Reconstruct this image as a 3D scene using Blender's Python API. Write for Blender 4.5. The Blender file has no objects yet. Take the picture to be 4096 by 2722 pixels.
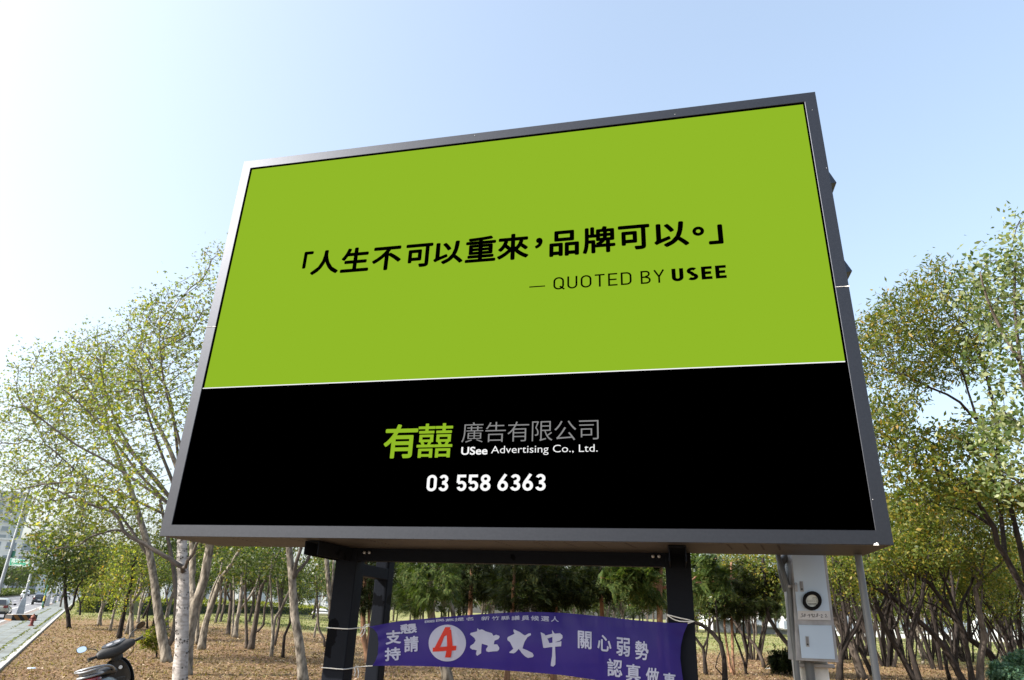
import bpy, bmesh, math, random
import numpy as np
from mathutils import Vector, Matrix
R_ = math.radians
rng = np.random.default_rng(7)
random.seed(7)
scn = bpy.context.scene
C = scn.collection

# ------------------------------------------------------------------ camera, sky, sun, exposure
PITCH, ROLL, FPX = R_(22.02), R_(2.06), 2701.0            # focal length in pixels of the 4096 wide photo
EYE = np.array([0, 0, 1.65])
_f = np.array([0, math.cos(PITCH), math.sin(PITCH)])
_u = np.array([0, -math.sin(PITCH), math.cos(PITCH)])
_x = np.array([1.0, 0, 0])
_c, _s = math.cos(ROLL), math.sin(ROLL)
CR, CU = _x * _c + _u * _s, -_x * _s + _u * _c
cam = bpy.data.cameras.new('camera'); camo = bpy.data.objects.new('camera', cam); C.objects.link(camo)
cam.sensor_width = 36; cam.lens = FPX / 4096 * 36; cam.clip_end = 5000; cam.clip_start = 0.05
camo.matrix_world = Matrix(((CR[0], CU[0], -_f[0], 0), (CR[1], CU[1], -_f[1], 0), (CR[2], CU[2], -_f[2], 1.65), (0, 0, 0, 1)))
scn.camera = camo

SUN_AZ, SUN_EL = R_(-108), R_(35)                          # azimuth from +Y, negative = to the left
sd = Vector((math.sin(SUN_AZ) * math.cos(SUN_EL), math.cos(SUN_AZ) * math.cos(SUN_EL), math.sin(SUN_EL)))
w = bpy.data.worlds.new('World'); scn.world = w; w.use_nodes = True
nt = w.node_tree; bg = nt.nodes['Background']
sky = nt.nodes.new('ShaderNodeTexSky'); sky.sky_type = 'NISHITA'; sky.sun_disc = False
sky.sun_elevation = SUN_EL; sky.sun_rotation = SUN_AZ
sky.air_density = 1.0; sky.dust_density = 5.0; sky.ozone_density = 1.0; sky.altitude = 0
tint = nt.nodes.new('ShaderNodeMixRGB'); tint.blend_type = 'MULTIPLY'; tint.inputs[0].default_value = 1; tint.inputs[2].default_value = (1.34, 1.40, 1.42, 1)
gm = nt.nodes.new('ShaderNodeGamma'); gm.inputs[1].default_value = 0.65; nt.links.new(sky.outputs[0], gm.inputs[0]); nt.links.new(gm.outputs[0], tint.inputs[1]); nt.links.new(tint.outputs[0], bg.inputs[0]); bg.inputs[1].default_value = 0.15
sl = bpy.data.lights.new('sun', 'SUN'); sl.energy = 3.8; sl.angle = R_(0.53); sl.color = (1.0, 0.95, 0.89)
so = bpy.data.objects.new('sun', sl); C.objects.link(so); so.location = (-30, 5, 30)
so.rotation_euler = sd.to_track_quat('Z', 'Y').to_euler()
vs = scn.view_settings; vs.view_transform = 'Standard'; vs.look = 'None'; vs.gamma = 1; vs.use_curve_mapping = False
HAZE = 0.0
EXPOSURE = 1.5; vs.exposure = EXPOSURE
scn.cycles.max_bounces = 8; scn.cycles.transparent_max_bounces = 12; scn.cycles.transmission_bounces = 4
scn.cycles.diffuse_bounces = 3; scn.cycles.glossy_bounces = 3; scn.cycles.sample_clamp_indirect = 6

# ------------------------------------------------------------------ pixel <-> place helpers (pixels of the 4096 x 2722 photo)
def ray(px, py): return _f + CR * (px - 2048) / FPX - CU * (py - 1361) / FPX
def dep(px, py, y):
    d = ray(px, py); return EYE + d * (y / d[1])
def gz(x, y):
    d = math.hypot(x, y)
    t = min(1, max(0, (d - 12.5) / 6)); t = t * t * (3 - 2 * t)
    z = -0.55 * t
    az = math.degrees(math.atan2(x, y)) if y > 0 else (-90 if x < 0 else 90)
    wl = min(1, max(0, (-az - 10) / 12)); wl = wl * wl * (3 - 2 * wl)
    if y < 0: wl *= max(0, 1 + y / 40)
    return z + 0.0105 * wl * min(max(0, d - 25), 260)
def gnd(px, py):
    d = ray(px, py); t = 10.0
    lo, hi = 5.0, 5000.0
    f = lambda t: EYE[2] + d[2] * t - gz(d[0] * t, d[1] * t)
    if f(hi) > 0: return EYE + d * 400
    t0 = lo
    t = lo
    while t < hi and f(t) > 0: t0 = t; t *= 1.04
    for _ in range(30):
        m = (t0 + t) / 2
        if f(m) > 0: t0 = m
        else: t = m
    return EYE + d * t
def zdepth(P): return float((np.array(P) - EYE) @ _f)
def mpp(P): return zdepth(P) / FPX                        # metres per photo pixel at P

# ------------------------------------------------------------------ object helpers
def tag(o, label=None, cat=None, group=None, kind=None):
    if label: o['label'] = label
    if cat: o['category'] = cat
    if group: o['group'] = group
    if kind: o['kind'] = kind
    return o
def empty(name, label, cat, loc=(0, 0, 0), rz=0, group=None):
    o = bpy.data.objects.new(name, None); C.objects.link(o); o.location = loc; o.rotation_euler = (0, 0, rz)
    o.empty_display_size = 0.2
    return tag(o, label, cat, group)
def mesh_obj(name, me, mat, parent=None):
    o = bpy.data.objects.new(name, me); C.objects.link(o)
    for m in (mat if isinstance(mat, (list, tuple)) else [mat]): me.materials.append(m)
    if parent: o.parent = parent
    return o
class MB:
    """collects shapes, builds ONE mesh object"""
    def __init__(s): s.v = []; s.f = []; s.m = []; s.cur = 0
    def add(s, vs, fs):
        b = len(s.v); s.v += [tuple(float(c) for c in p) for p in vs]
        for f in fs: s.f.append(tuple(i + b for i in f)); s.m.append(s.cur)
        return s
    def box(s, c, d, M=None):
        x, y, z = (k / 2 for k in d)
        P = [Vector((i * x, j * y, k * z)) for k in (-1, 1) for j in (-1, 1) for i in (-1, 1)]
        if M: P = [M @ p for p in P]
        P = [(p[0] + c[0], p[1] + c[1], p[2] + c[2]) for p in P]
        return s.add(P, [(0, 2, 3, 1), (4, 5, 7, 6), (0, 1, 5, 4), (2, 6, 7, 3), (0, 4, 6, 2), (1, 3, 7, 5)])
    def hexa(s, P):  # 8 points: bottom 4 ccw, top 4 ccw
        return s.add(P, [(3, 2, 1, 0), (4, 5, 6, 7), (0, 1, 5, 4), (1, 2, 6, 5), (2, 3, 7, 6), (3, 0, 4, 7)])
    def tube(s, path, rad, n=8, caps=True, wob=0.0, sq=1.0):
        path = [Vector(p) for p in path]
        rad = rad if isinstance(rad, (list, tuple, np.ndarray)) else [rad] * len(path)
        rings = []; prev = None
        for i, p in enumerate(path):
            t = (path[min(i + 1, len(path) - 1)] - path[max(i - 1, 0)]).normalized()
            if prev is None:
                a = Vector((1, 0, 0)) if abs(t.x) < 0.8 else Vector((0, 1, 0))
                prev = (a - t * a.dot(t)).normalized()
            else:
                prev = (prev - t * prev.dot(t)).normalized()
            b = t.cross(prev)
            rr = []
            for k in range(n):
                a = 2 * math.pi * k / n
                r = rad[i] * (1 + wob * (random.random() - 0.5))
                rr.append(p + prev * (math.cos(a) * r) + b * (math.sin(a) * r * sq))
            rings.append(rr)
        return s.loft(rings, caps)
    def loft(s, rings, caps=True, closed=True):
        n = len(rings[0]); vs = [p for r in rings for p in r]; fs = []
        for i in range(len(rings) - 1):
            for k in range(n if closed else n - 1):
                k2 = (k + 1) % n
                fs.append((i * n + k, i * n + k2, (i + 1) * n + k2, (i + 1) * n + k))
        if caps and closed:
            fs.append(tuple(reversed(range(n)))); fs.append(tuple((len(rings) - 1) * n + k for k in range(n)))
        return s.add(vs, fs)
    def lathe(s, c, prof, n=20, axis='z'):
        rings = []
        for r, h in prof:
            rg = []
            for k in range(n):
                a = 2 * math.pi * k / n; x, y = r * math.cos(a), r * math.sin(a)
                p = {'z': (x, y, h), 'y': (x, h, -y), 'x': (h, x, y)}[axis]
                rg.append((p[0] + c[0], p[1] + c[1], p[2] + c[2]))
            rings.append(rg)
        return s.loft(rings)
    def prism(s, poly, fn, d0, d1):   # poly in (u,v), fn(u,v,d) -> 3D
        n = len(poly)
        vs = [fn(u, v, d0) for u, v in poly] + [fn(u, v, d1) for u, v in poly]
        return s.add(vs, [tuple(range(n)), tuple(reversed(range(n, 2 * n)))] + [(i, i + n, (i + 1) % n + n, (i + 1) % n) for i in range(n)])
    def build(s, name, mat, parent=None, smooth=False, bevel=0, seg=2, sub=0):
        me = bpy.data.meshes.new(name); me.from_pydata(s.v, [], s.f); me.update()
        bm = bmesh.new(); bm.from_mesh(me); bmesh.ops.recalc_face_normals(bm, faces=bm.faces); bm.to_mesh(me); bm.free()
        o = mesh_obj(name, me, mat, parent)
        if isinstance(mat, (list, tuple)): me.polygons.foreach_set('material_index', s.m)
        if smooth:
            me.polygons.foreach_set('use_smooth', [True] * len(me.polygons))
            if smooth != 'all': me.set_sharp_from_angle(angle=R_(40))
        if bevel:
            b = o.modifiers.new('bevel', 'BEVEL'); b.width = bevel; b.segments = seg; b.limit_method = 'ANGLE'; b.angle_limit = R_(35)
        if sub:
            b = o.modifiers.new('sub', 'SUBSURF'); b.levels = sub; b.render_levels = sub
        return o

# ------------------------------------------------------------------ materials
def mat(name, col, rough=0.6, metal=0.0, spec=0.5, var=0.0, scale=5.0, bump=0.0, bscale=40.0, col2=None, detail=6, coat=0.0, stretch=None, lo=0.35, hi=0.65):
    m = bpy.data.materials.new(name); m.use_nodes = True
    n = m.node_tree; p = n.nodes['Principled BSDF']
    p.inputs['Base Color'].default_value = (*col, 1); p.inputs['Roughness'].default_value = rough
    p.inputs['Metallic'].default_value = metal; p.inputs['Specular IOR Level'].default_value = spec
    p.inputs['Coat Weight'].default_value = coat
    if var or bump or col2:
        tc = n.nodes.new('ShaderNodeTexCoord'); src = tc.outputs['Object']
        if stretch:
            mp = n.nodes.new('ShaderNodeMapping'); mp.inputs['Scale'].default_value = stretch
            n.links.new(src, mp.inputs[0]); src = mp.outputs[0]
        if var or col2:
            nz = n.nodes.new('ShaderNodeTexNoise'); nz.inputs['Scale'].default_value = scale; nz.inputs['Detail'].default_value = detail
            n.links.new(src, nz.inputs['Vector'])
            cr = n.nodes.new('ShaderNodeValToRGB'); n.links.new(nz.outputs[0], cr.inputs[0])
            a = col2 if col2 else tuple(c * (1 - var) for c in col); b = col if col2 else tuple(min(1, c * (1 + var)) for c in col)
            cr.color_ramp.elements[0].position = lo; cr.color_ramp.elements[0].color = (*a, 1)
            cr.color_ramp.elements[1].position = hi; cr.color_ramp.elements[1].color = (*b, 1)
            n.links.new(cr.outputs[0], p.inputs['Base Color'])
        if bump:
            n2 = n.nodes.new('ShaderNodeTexNoise'); n2.inputs['Scale'].default_value = bscale; n2.inputs['Detail'].default_value = 5
            n.links.new(src, n2.inputs['Vector'])
            bp = n.nodes.new('ShaderNodeBump'); bp.inputs['Strength'].default_value = bump; bp.inputs['Distance'].default_value = 0.02
            n.links.new(n2.outputs[0], bp.inputs['Height']); n.links.new(bp.outputs[0], p.inputs['Normal'])
    return m
def emit(name, rgb):  # a lit display colour given as sRGB 0-255
    m = bpy.data.materials.new(name); m.use_nodes = True; n = m.node_tree; p = n.nodes['Principled BSDF']
    lin = [((c / 255 + 0.055) / 1.055) ** 2.4 if c > 10 else c / 255 / 12.92 for c in rgb]
    p.inputs['Base Color'].default_value = (0, 0, 0, 1); p.inputs['Specular IOR Level'].default_value = 0; p.inputs['Roughness'].default_value = 1
    p.inputs['Emission Color'].default_value = (*lin, 1); p.inputs['Emission Strength'].default_value = 2 ** -EXPOSURE
    return m
def leafmat(name, cols, trans=0.4, rough=0.5, spec=.3):
    """leaf colour differs from leaf to leaf"""
    m = bpy.data.materials.new(name); m.use_nodes = True; n = m.node_tree
    for k in list(n.nodes): n.nodes.remove(k)
    out = n.nodes.new('ShaderNodeOutputMaterial'); g = n.nodes.new('ShaderNodeNewGeometry')
    cr = n.nodes.new('ShaderNodeValToRGB'); n.links.new(g.outputs['Random Per Island'], cr.inputs[0])
    e = cr.color_ramp.elements
    while len(e) < len(cols): e.new(0.5)
    for i, (p, c) in enumerate(cols): e[i].position = p; e[i].color = (*c, 1)
    d = n.nodes.new('ShaderNodeBsdfPrincipled'); d.inputs['Roughness'].default_value = rough; d.inputs['Specular IOR Level'].default_value = spec
    t = n.nodes.new('ShaderNodeBsdfTranslucent')
    hs = n.nodes.new('ShaderNodeMixRGB'); hs.blend_type = 'MULTIPLY'; hs.inputs[0].default_value = 1; hs.inputs[2].default_value = (1.25, 1.42, 0.6, 1)
    n.links.new(cr.outputs[0], d.inputs['Base Color']); n.links.new(cr.outputs[0], hs.inputs[1]); n.links.new(hs.outputs[0], t.inputs[0])
    mx = n.nodes.new('ShaderNodeMixShader'); mx.inputs[0].default_value = trans
    n.links.new(d.outputs[0], mx.inputs[1]); n.links.new(t.outputs[0], mx.inputs[2]); n.links.new(mx.outputs[0], out.inputs[0])
    return m

M_frame = mat('grey_anodised_metal', (0.052, 0.055, 0.064), 0.44, 1.0, spec=.3, var=0.04, scale=40)
M_cab = mat('brown_grey_sheet', (0.026, 0.021, 0.018), 0.6, 0.0, var=0.1, scale=3)
M_black = mat('black_steel_paint', (0.003, 0.0035, 0.005), 0.55, 0.0, spec=.03, col2=(.011, .013, .018), lo=.66, hi=.45, scale=1.6, bump=0.06, bscale=30)
M_bolt = mat('zinc_bolt', (0.5, 0.5, 0.5), 0.4, 0.8)
M_scrblack = mat('unlit_screen_black', (0.0, 0.0, 0.0), 1.0, spec=0.0)
M_green = emit('screen_green', (145, 185, 41)); M_white = emit('screen_white', (255, 255, 255)); M_grey = emit('screen_grey', (138, 138, 138))
M_putty = mat('white_sealant', (0.75, 0.72, 0.68), 0.7, var=0.15, scale=20)

# ------------------------------------------------------------------ billboard frame of reference: a along, b up, s behind the screen
YAW, TILT = R_(-13.41), R_(-0.44)
BO = np.array([-0.22, 7.0, 2.316])
BA = np.array([math.cos(YAW), math.sin(YAW), 0]); BN = np.array([math.sin(YAW), -math.cos(YAW), 0])
BU = np.array([0, 0, 1]) * math.cos(TILT) + BN * math.sin(TILT); BF = np.cross(BA, BU)   # BF faces the viewer
def bb(a, b, s=0.0): return BO + BA * a + BU * b - BF * s
def bs(px, py, s=0.0):           # pixel -> (a,b) on the plane s behind the screen face
    d = ray(px, py); o = BO - BF * s
    q = EYE + d * (((o - EYE) @ BF) / (d @ BF)) - o
    return float(q @ BA), float(q @ BU)

board = empty('led_billboard', 'huge lime green and black LED billboard in a grey metal frame on black steel posts', 'billboard',
              (float(BO[0]), float(BO[1] + 1.1), 0))
def under(o, parent):            # keep world-space vertices while parenting to a moved Empty
    o.parent = parent; o.matrix_parent_inverse = Matrix.Translation(-Vector(parent.location)) if parent.rotation_euler.z == 0 else (Matrix.Translation(parent.location) @ parent.rotation_euler.to_matrix().to_4x4()).inverted()
    return o
W2, H_, IW, IB, IT = 3.742, 5.089, 3.612, 0.1265, 4.958
CD = 1.08
m = MB()                                                     # cabinet: walls, roof, floor and back behind the frame, rows of vent holes in its floor
m.hexa([bb(-W2 + .006, .004, CD), bb(W2 - .006, .004, CD), bb(W2 - .006, .004, .03), bb(-W2 + .006, .004, .03),
        bb(-W2 + .006, H_ - .004, CD), bb(W2 - .006, H_ - .004, CD), bb(W2 - .006, H_ - .004, .03), bb(-W2 + .006, H_ - .004, .03)])
m.cur = 1
for a0 in (-2.9, -2.2, -1.3, 0.1, .5, .8, 1.1, 1.4, 2.35, 2.5, 2.65, 2.8):
    for k in range(7):
        m.box(bb(a0 + .012 * k, .0035, .14 + .07 * k), (.02, .008, .002))
under(m.build('cabinet', [M_cab, M_scrblack]), board)
def frame_strip(o4, i4, bow):
    """one mitred strip of the picture-frame profile, outer edge raised, slightly hollow towards the screen"""
    mm = MB(); n = 24; rows = []
    for k in range(n + 1):
        t = k / n
        o = np.array(o4[0]) * (1 - t) + np.array(o4[1]) * t; i = np.array(i4[0]) * (1 - t) + np.array(i4[1]) * t
        mid = (o + i) / 2
        rows.append([bb(*o, .032), bb(*o, 0.0), bb(*(o * .97 + i * .03), -.004), bb(*(o * .03 + i * .97), -.004), bb(*i, 0.0), bb(*i, .05)])
    mm.loft(rows, caps=False, closed=False)
    return mm
OC = [(-W2, H_), (W2, H_), (W2, 0), (-W2, 0)]; IC = [(-IW, IT), (IW, IT), (IW, IB), (-IW, IB)]
strips = []
for k, bow in enumerate((0, 0, 0, 0)):
    k2 = (k + 1) % 4
    st = under(frame_strip((OC[k], OC[k2]), (IC[k], IC[k2]), bow).build('frame_strip', M_frame, smooth='yes'), board); strips.append(st)
def sub(o, parent):
    o.parent = parent; o.matrix_parent_inverse = parent.matrix_parent_inverse.copy(); return o
def seam(p, q, wd, parent):
    p, q = np.array(bs(*p)), np.array(bs(*q)); mm = MB(); n = 14
    d = (q - p) / np.linalg.norm(q - p); nrm = np.array([-d[1], d[0]])
    top, bot = [], []
    for i in range(n + 1):
        c = p + (q - p) * i / n; h = wd * (.4 + .9 * random.random()) * (1 + (1.4 if i > 9 else 0))
        top.append(c + nrm * h); bot.append(c - nrm * h * .6)
    poly = top + bot[::-1]
    mm.prism([tuple(x) for x in poly], lambda u, v, dd: bb(u, v, dd), -.009, .004)
    o = mm.build('sealant_seam', M_putty); under(o, board); o.parent = parent; return o
def reparent(o, parent):         # sub-part: vertices stay in world space
    o.parent = parent; o.matrix_parent_inverse = Matrix.Identity(4); return o
for (p, q, wd, st) in (((3342, 1150), (3397, 1147), .004, strips[1]), ((823, 1310.5), (863, 1308), .0022, strips[3])):
    reparent(seam(p, q, wd, st), st)
m = MB(); a, b = bs(3504, 2177)
m.prism([(a - .022, b - .012), (a + .02, b - .012), (a + .016, b + .008), (a + .004, b + .014), (a - .006, b + .002), (a - .014, b + .006)], lambda u, v, d: bb(u, v, d), -.0085, 0)
reparent(m.build('chipped_paint', M_putty), strips[2])
for p, st in (((3248.8, 442.6), strips[1]), ((3305.5, 674.5), strips[1]), ((3490, 2000), strips[1]), ((2700, 460), strips[0]), ((1900, 545), strips[0])):
    a, b = bs(*p); m = MB(); m.lathe((0, 0, 0), [(.004, 0), (.004, .003), (.002, .004)], 8)
    m.v = [tuple(bb(a + x, b + y, -.006 - z)) for x, y, z in m.v]; reparent(m.build('rivet', M_bolt), st)
# screen
m = MB(); m.prism([(-IW, IB), (IW, IB), (IW, IT), (-IW, IT)], lambda u, v, d: bb(u, v, d), .012, .03)
screen = under(m.build('screen', M_scrblack), board)
def on_screen(u, v, lift=0.0): return bb(u, v, .0115 - lift)
m = MB(); m.prism([(-3.590, 1.741), (3.592, 1.741), (3.592, 4.934), (-3.590, 4.936)], lambda u, v, d: bb(u, v, d), .008, .0118)
reparent(m.build('green_panel', M_green), screen)
m = MB(); m.prism([(-3.609, 1.731), (3.593, 1.731), (3.593, 1.741), (-3.609, 1.741)], lambda u, v, d: bb(u, v, d), .007, .0118)
reparent(m.build('dividing_line', M_white), screen)

# ---- lettering
_font = bpy.data.fonts.load('<builtin>') if '<builtin>' not in bpy.data.fonts else None
_gc = {}
def glyphs(txt, off=0.0, shear=0.0, spacing=1.0):
    """2D verts and faces of a text, unit size, bottom-left at its own bounds"""
    key = (txt, off, shear, spacing)
    if key in _gc: return _gc[key]
    cu = bpy.data.curves.new('txt', 'FONT'); cu.body = txt; cu.size = 1; cu.offset = off; cu.shear = shear; cu.space_character = spacing
    cu.resolution_u = 4; cu.fill_mode = 'FRONT' if hasattr(cu, 'fill_mode') else cu.fill_mode
    ob = bpy.data.objects.new('txt', cu); C.objects.link(ob)
    bpy.context.view_layer.update()
    dg = bpy.context.evaluated_depsgraph_get(); me = bpy.data.meshes.new_from_object(ob.evaluated_get(dg))
    v = np.array([(p.co.x, p.co.y) for p in me.vertices]); f = [tuple(p.vertices) for p in me.polygons]
    bpy.data.objects.remove(ob); bpy.data.curves.remove(cu); bpy.data.meshes.remove(me)
    _gc[key] = (v, f); return _gc[key]
def put(mb, txt, box, fn, off=0.0, spacing=1.0, bold=0.0):
    """fit a text into box=(u0,v0,u1,v1), mapped by fn(u,v,lift); bold (in box units) thickens every stroke"""
    v, f = glyphs(txt, off, 0.0, spacing)
    lo, hi = v.min(0), v.max(0); u0, v0, u1, v1 = box
    q = (v - lo) / np.maximum(hi - lo, 1e-6)
    sh = [(0, 0)] + ([(bold * math.cos(k * math.pi / 4), bold * math.sin(k * math.pi / 4)) for k in range(8)] if bold else [])
    for k, (dx, dy) in enumerate(sh):
        mb.add([fn(u0 + bold + a * (u1 - u0 - 2 * bold) + dx, v0 + bold + b * (v1 - v0 - 2 * bold) + dy, k * .00012) for a, b in q], f)
# a plain narrow grotesque drawn as strokes: centre lines in a cell 0..w x 0..1
def arc(cx, cy, rx, ry, a0, a1, n=14): return [(cx + rx * math.cos(R_(a0 + (a1 - a0) * i / n)), cy + ry * math.sin(R_(a0 + (a1 - a0) * i / n))) for i in range(n + 1)]
def rrect(w, t, r=.26):
    x0, x1, y0, y1 = t / 2, w - t / 2, t / 2, 1 - t / 2; rx = (x1 - x0) / 2; r = min(r, rx)
    p = []
    for cx, cy, a in ((x1 - r, y1 - r, 0), (x0 + r, y1 - r, 90), (x0 + r, y0 + r, 180), (x1 - r, y0 + r, 270)): p += arc(cx, cy, r, r, a, a + 90, 7)
    return p + [p[0]]
def strokes(ch, t):
    h = t / 2
    if ch == '0': return .56, [rrect(.56, t)]
    if ch == 'O': return .66, [rrect(.66, t, .3)]
    if ch == 'Q': return .66, [rrect(.66, t, .3), [(.40, .26), (.68, .0)]]
    if ch == '3': return .55, [arc(.275, .735, .275 - h - .02, .265 - h, 160, -90) , [(.2, .53 - .0)] + [(.275, .53)] + arc(.275, .28, .275 - h, .28 - h + .0, 90, -165)]
    if ch == '5': return .54, [[(.50, 1 - h), (.09, 1 - h), (.075, .50)], [(.075, .5)] + arc(.27, .31, .27 - h, .31 - h, 120, -165)]
    if ch == '6': return .56, [[(.43, 1.0), (.10, .46)], arc(.28, .31, .28 - h, .31 - h, 0, 360, 24)]
    if ch == '8': return .56, [arc(.28, .74, .26 - h, .26 - h, 0, 360, 24), arc(.28, .285, .28 - h, .285 - h, 0, 360, 24)]
    if ch == 'U': return .62, [[(h, 1), (h, .31)] + arc(.31, .31, .31 - h, .31 - h, 180, 360) + [(.62 - h, .31), (.62 - h, 1)]]
    if ch == 'T': return .6, [[(0, 1 - h), (.6, 1 - h)], [(.3, 1 - h), (.3, 0)]]
    if ch == 'E': return .56, [[(h, 0), (h, 1)], [(h, 1 - h), (.56, 1 - h)], [(h, .5), (.51, .5)], [(h, h), (.56, h)]]
    if ch == 'D': return .64, [[(h, 0), (h, 1)], [(h, 1 - h), (.3, 1 - h)] + arc(.34, .7, .3 - h, .3 - h, 90, 0) + arc(.34, .3, .3 - h, .3 - h, 0, -90) + [(.3, h), (h, h)]]
    if ch == 'B': return .62, [[(h, 0), (h, 1)], [(h, 1 - h), (.3, 1 - h)] + arc(.34, .755, .24 - h, .245 - h, 90, -90) + [(.3, .51), (h, .51)], [(.3, .51)] + arc(.34, .27, .28 - h, .27 - h + .0, 90, -90) + [(.3, h), (h, h)]]
    if ch == 'Y': return .64, [[(h * .6, 1), (.32, .47)], [(.64 - h * .6, 1), (.32, .47)], [(.32, .5), (.32, 0)]]
    if ch == 'S': return .6, [arc(.3, .735, .29 - h, .265 - h, 35, 250, 16) + arc(.3, .27, .3 - h, .27 - h + .0, 75, -145, 16)]
    return .3, []
def put_strokes(mb, txt, box, fn, t, gap=.14):
    u0, v0, u1, v1 = box; x = 0; items = []
    for ch in txt:
        wd, st = strokes(ch, t); items += [[(px + x, py) for px, py in s_] for s_ in st]; x += wd + gap
    x -= gap; k = 0
    for line in items:
        L = [Vector(p) for p in line]; left, right = [], []
        for i, p in enumerate(L):
            closed = (L[0] - L[-1]).length < 1e-5
            a = L[i - 1] if i else (L[-2] if closed else None); b = L[i + 1] if i < len(L) - 1 else (L[1] if closed else None)
            d0 = (p - a).normalized() if a is not None and (p - a).length > 1e-6 else None; d1 = (b - p).normalized() if b is not None and (b - p).length > 1e-6 else None
            d0 = d0 or d1; d1 = d1 or d0; d = (d0 + d1).normalized(); nn = Vector((-d.y, d.x)); sc = t / 2 / max(.5, nn.dot(Vector((-d0.y, d0.x))))
            left.append(p + nn * sc); right.append(p - nn * sc)
        vs = [fn(u0 + q.x / x * (u1 - u0), v0 + q.y * (v1 - v0), k * .0001) for q in left + right]; n = len(L); k += 1
        mb.add(vs, [(i, i + n, i + n + 1, i + 1) for i in range(n - 1)])
def pbox(p, q, mid=True):
    (a, b), (c, d) = bs(*p), bs(*q); ym = (p[1] + q[1]) / 2
    if mid: a, c = bs(p[0], ym)[0], bs(q[0], ym)[0]
    return (a, b, c, d)   # lower-left pixel, upper-right pixel
def cr3(x, y): return (1150 + x / 2.6222, 800 + y / 2.6222)
def cr4(x, y): return (2000 + x / 2.4842, 800 + y / 2.4842)
def cr5(x, y): return (1480 + x / 2.36, 1650 + y / 2.36)
m = MB(); lift = .006
fs = lambda u, v, e=0: on_screen(u, v, lift + e)
# one row of characters: horizontal extents from the photo, common cell height
row = [('「', cr3(148, 723), cr3(277, 536)), ('人', cr3(252, 790), cr3(541, 515)), ('生', cr3(565, 766), cr3(857, 487)), ('不', cr3(888, 748), cr3(1189, 476)),
       ('可', cr3(1236, 716), cr3(1519, 447)), ('以', cr3(1533, 683), cr3(1842, 420)), ('重', cr3(1866, 663), cr3(2185, 368)), ('來', cr4(-28, 608), cr4(286, 322)),
       ('，', cr4(346, 486), cr4(423, 372)), ('品', cr4(490, 569), cr4(785, 290)), ('牌', cr4(820, 541), cr4(1146, 249)), ('可', cr4(1172, 508), cr4(1490, 234)),
       ('以', cr4(1527, 480), cr4(1877, 203)), ('。', cr4(1910, 362), cr4(2030, 258)), ('」', cr4(2077, 445), cr4(2206, 239))]
HEAD = [(c, pbox(p, q, c not in '「」')) for c, p, q in row]
for c, bx in HEAD: put(m, c, bx, fs, bold=.011)
reparent(m.build('headline_lettering', M_scrblack), screen)
m = MB()
put(m, '—', pbox(cr4(290, 871), cr4(447, 849)), fs)
reparent(m.build('quote_dash', M_scrblack), screen)
for wd_, a_, b_, t_ in (('QUOTED', (530, 893), (1308, 714), .115), ('BY', (1397, 836), (1632, 690), .115), ('USEE', (1705, 812), (2250, 645), .215)):
    m = MB(); put_strokes(m, wd_, pbox(cr4(*a_), cr4(*b_)), fs, t_, .17 if t_ > .2 else .2); reparent(m.build('quote_word', M_scrblack), screen)
m = MB()
put(m, '有', pbox(cr5(130, 436), cr5(445, 108)), fs, bold=.008)
put(m, '囍', pbox(cr5(443, 430), cr5(778, 100)), fs, bold=.0035)
reparent(m.build('company_logo', M_green), screen)
m = MB()
xs = [(866, 1066, 286, 92), (1088, 1280, 281, 88), (1298, 1500, 276, 84), (1528, 1722, 272, 80), (1740, 1946, 266, 76), (1973, 2157, 258, 72)]
for ch, (x0, x1, y0, y1) in zip('廣告有限公司', xs): put(m, ch, pbox(cr5(x0, y0), cr5(x1, y1)), fs, off=-.008)
reparent(m.build('company_name', M_grey), screen)
m = MB()
put(m, 'USee', pbox(cr5(860, 402), cr5(1108, 322)), fs, off=.02)
reparent(m.build('company_name_english', M_white), screen); m = MB()
put(m, 'Advertising Co., Ltd.', pbox(cr5(1143, 409), cr5(2148, 299)), fs, off=-.006)
reparent(m.build('company_name_english', M_white), screen)
for wd_, x0, x1, y0, y1 in (('03', 535, 738, 745, 589), ('558', 818, 1137, 743, 586), ('6363', 1203, 1658, 741, 581)):
    m = MB(); put_strokes(m, wd_, pbox(cr5(x0, y0), cr5(x1, y1)), fs, .165, .11); reparent(m.build('phone_digits', M_white), screen)

# ---- posts and beams
S1 = 1.05
aL, _ = bs(1344, 2230, S1); aR, _ = bs(2661, 2262, S1); PW, PD = .27, .24
for nm, a0, s0, pw, pd in (('post', aL, S1, PW, PD), ('post', aR, S1, PW, PD), ('post', aL + .02, 2.2, .19, .2), ('post', aR + .03, 2.2, .19, .2)):
    top = -.003
    def P(a, s, z): q = bb(a, 0, s); return (q[0], q[1], z)
    z1 = 2.316 + top
    m = MB(); m.hexa([P(a0, s0, -.05), P(a0 + pw, s0, -.05), P(a0 + pw, s0 + pd, -.05), P(a0, s0 + pd, -.05), P(a0, s0, z1), P(a0 + pw, s0, z1), P(a0 + pw, s0 + pd, z1), P(a0, s0 + pd, z1)])
    under(m.build(nm, M_black, bevel=.012), board)
def beam(a0, a1, b0, b1, s0, s1, name, mt=M_black, bev=.004):
    m = MB(); m.hexa([bb(a0, b0, s0), bb(a1, b0, s0), bb(a1, b0, s1), bb(a0, b0, s1), bb(a0, b1, s0), bb(a1, b1, s0), bb(a1, b1, s1), bb(a0, b1, s1)])
    return under(m.build(name, mt, bevel=bev), board)
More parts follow.
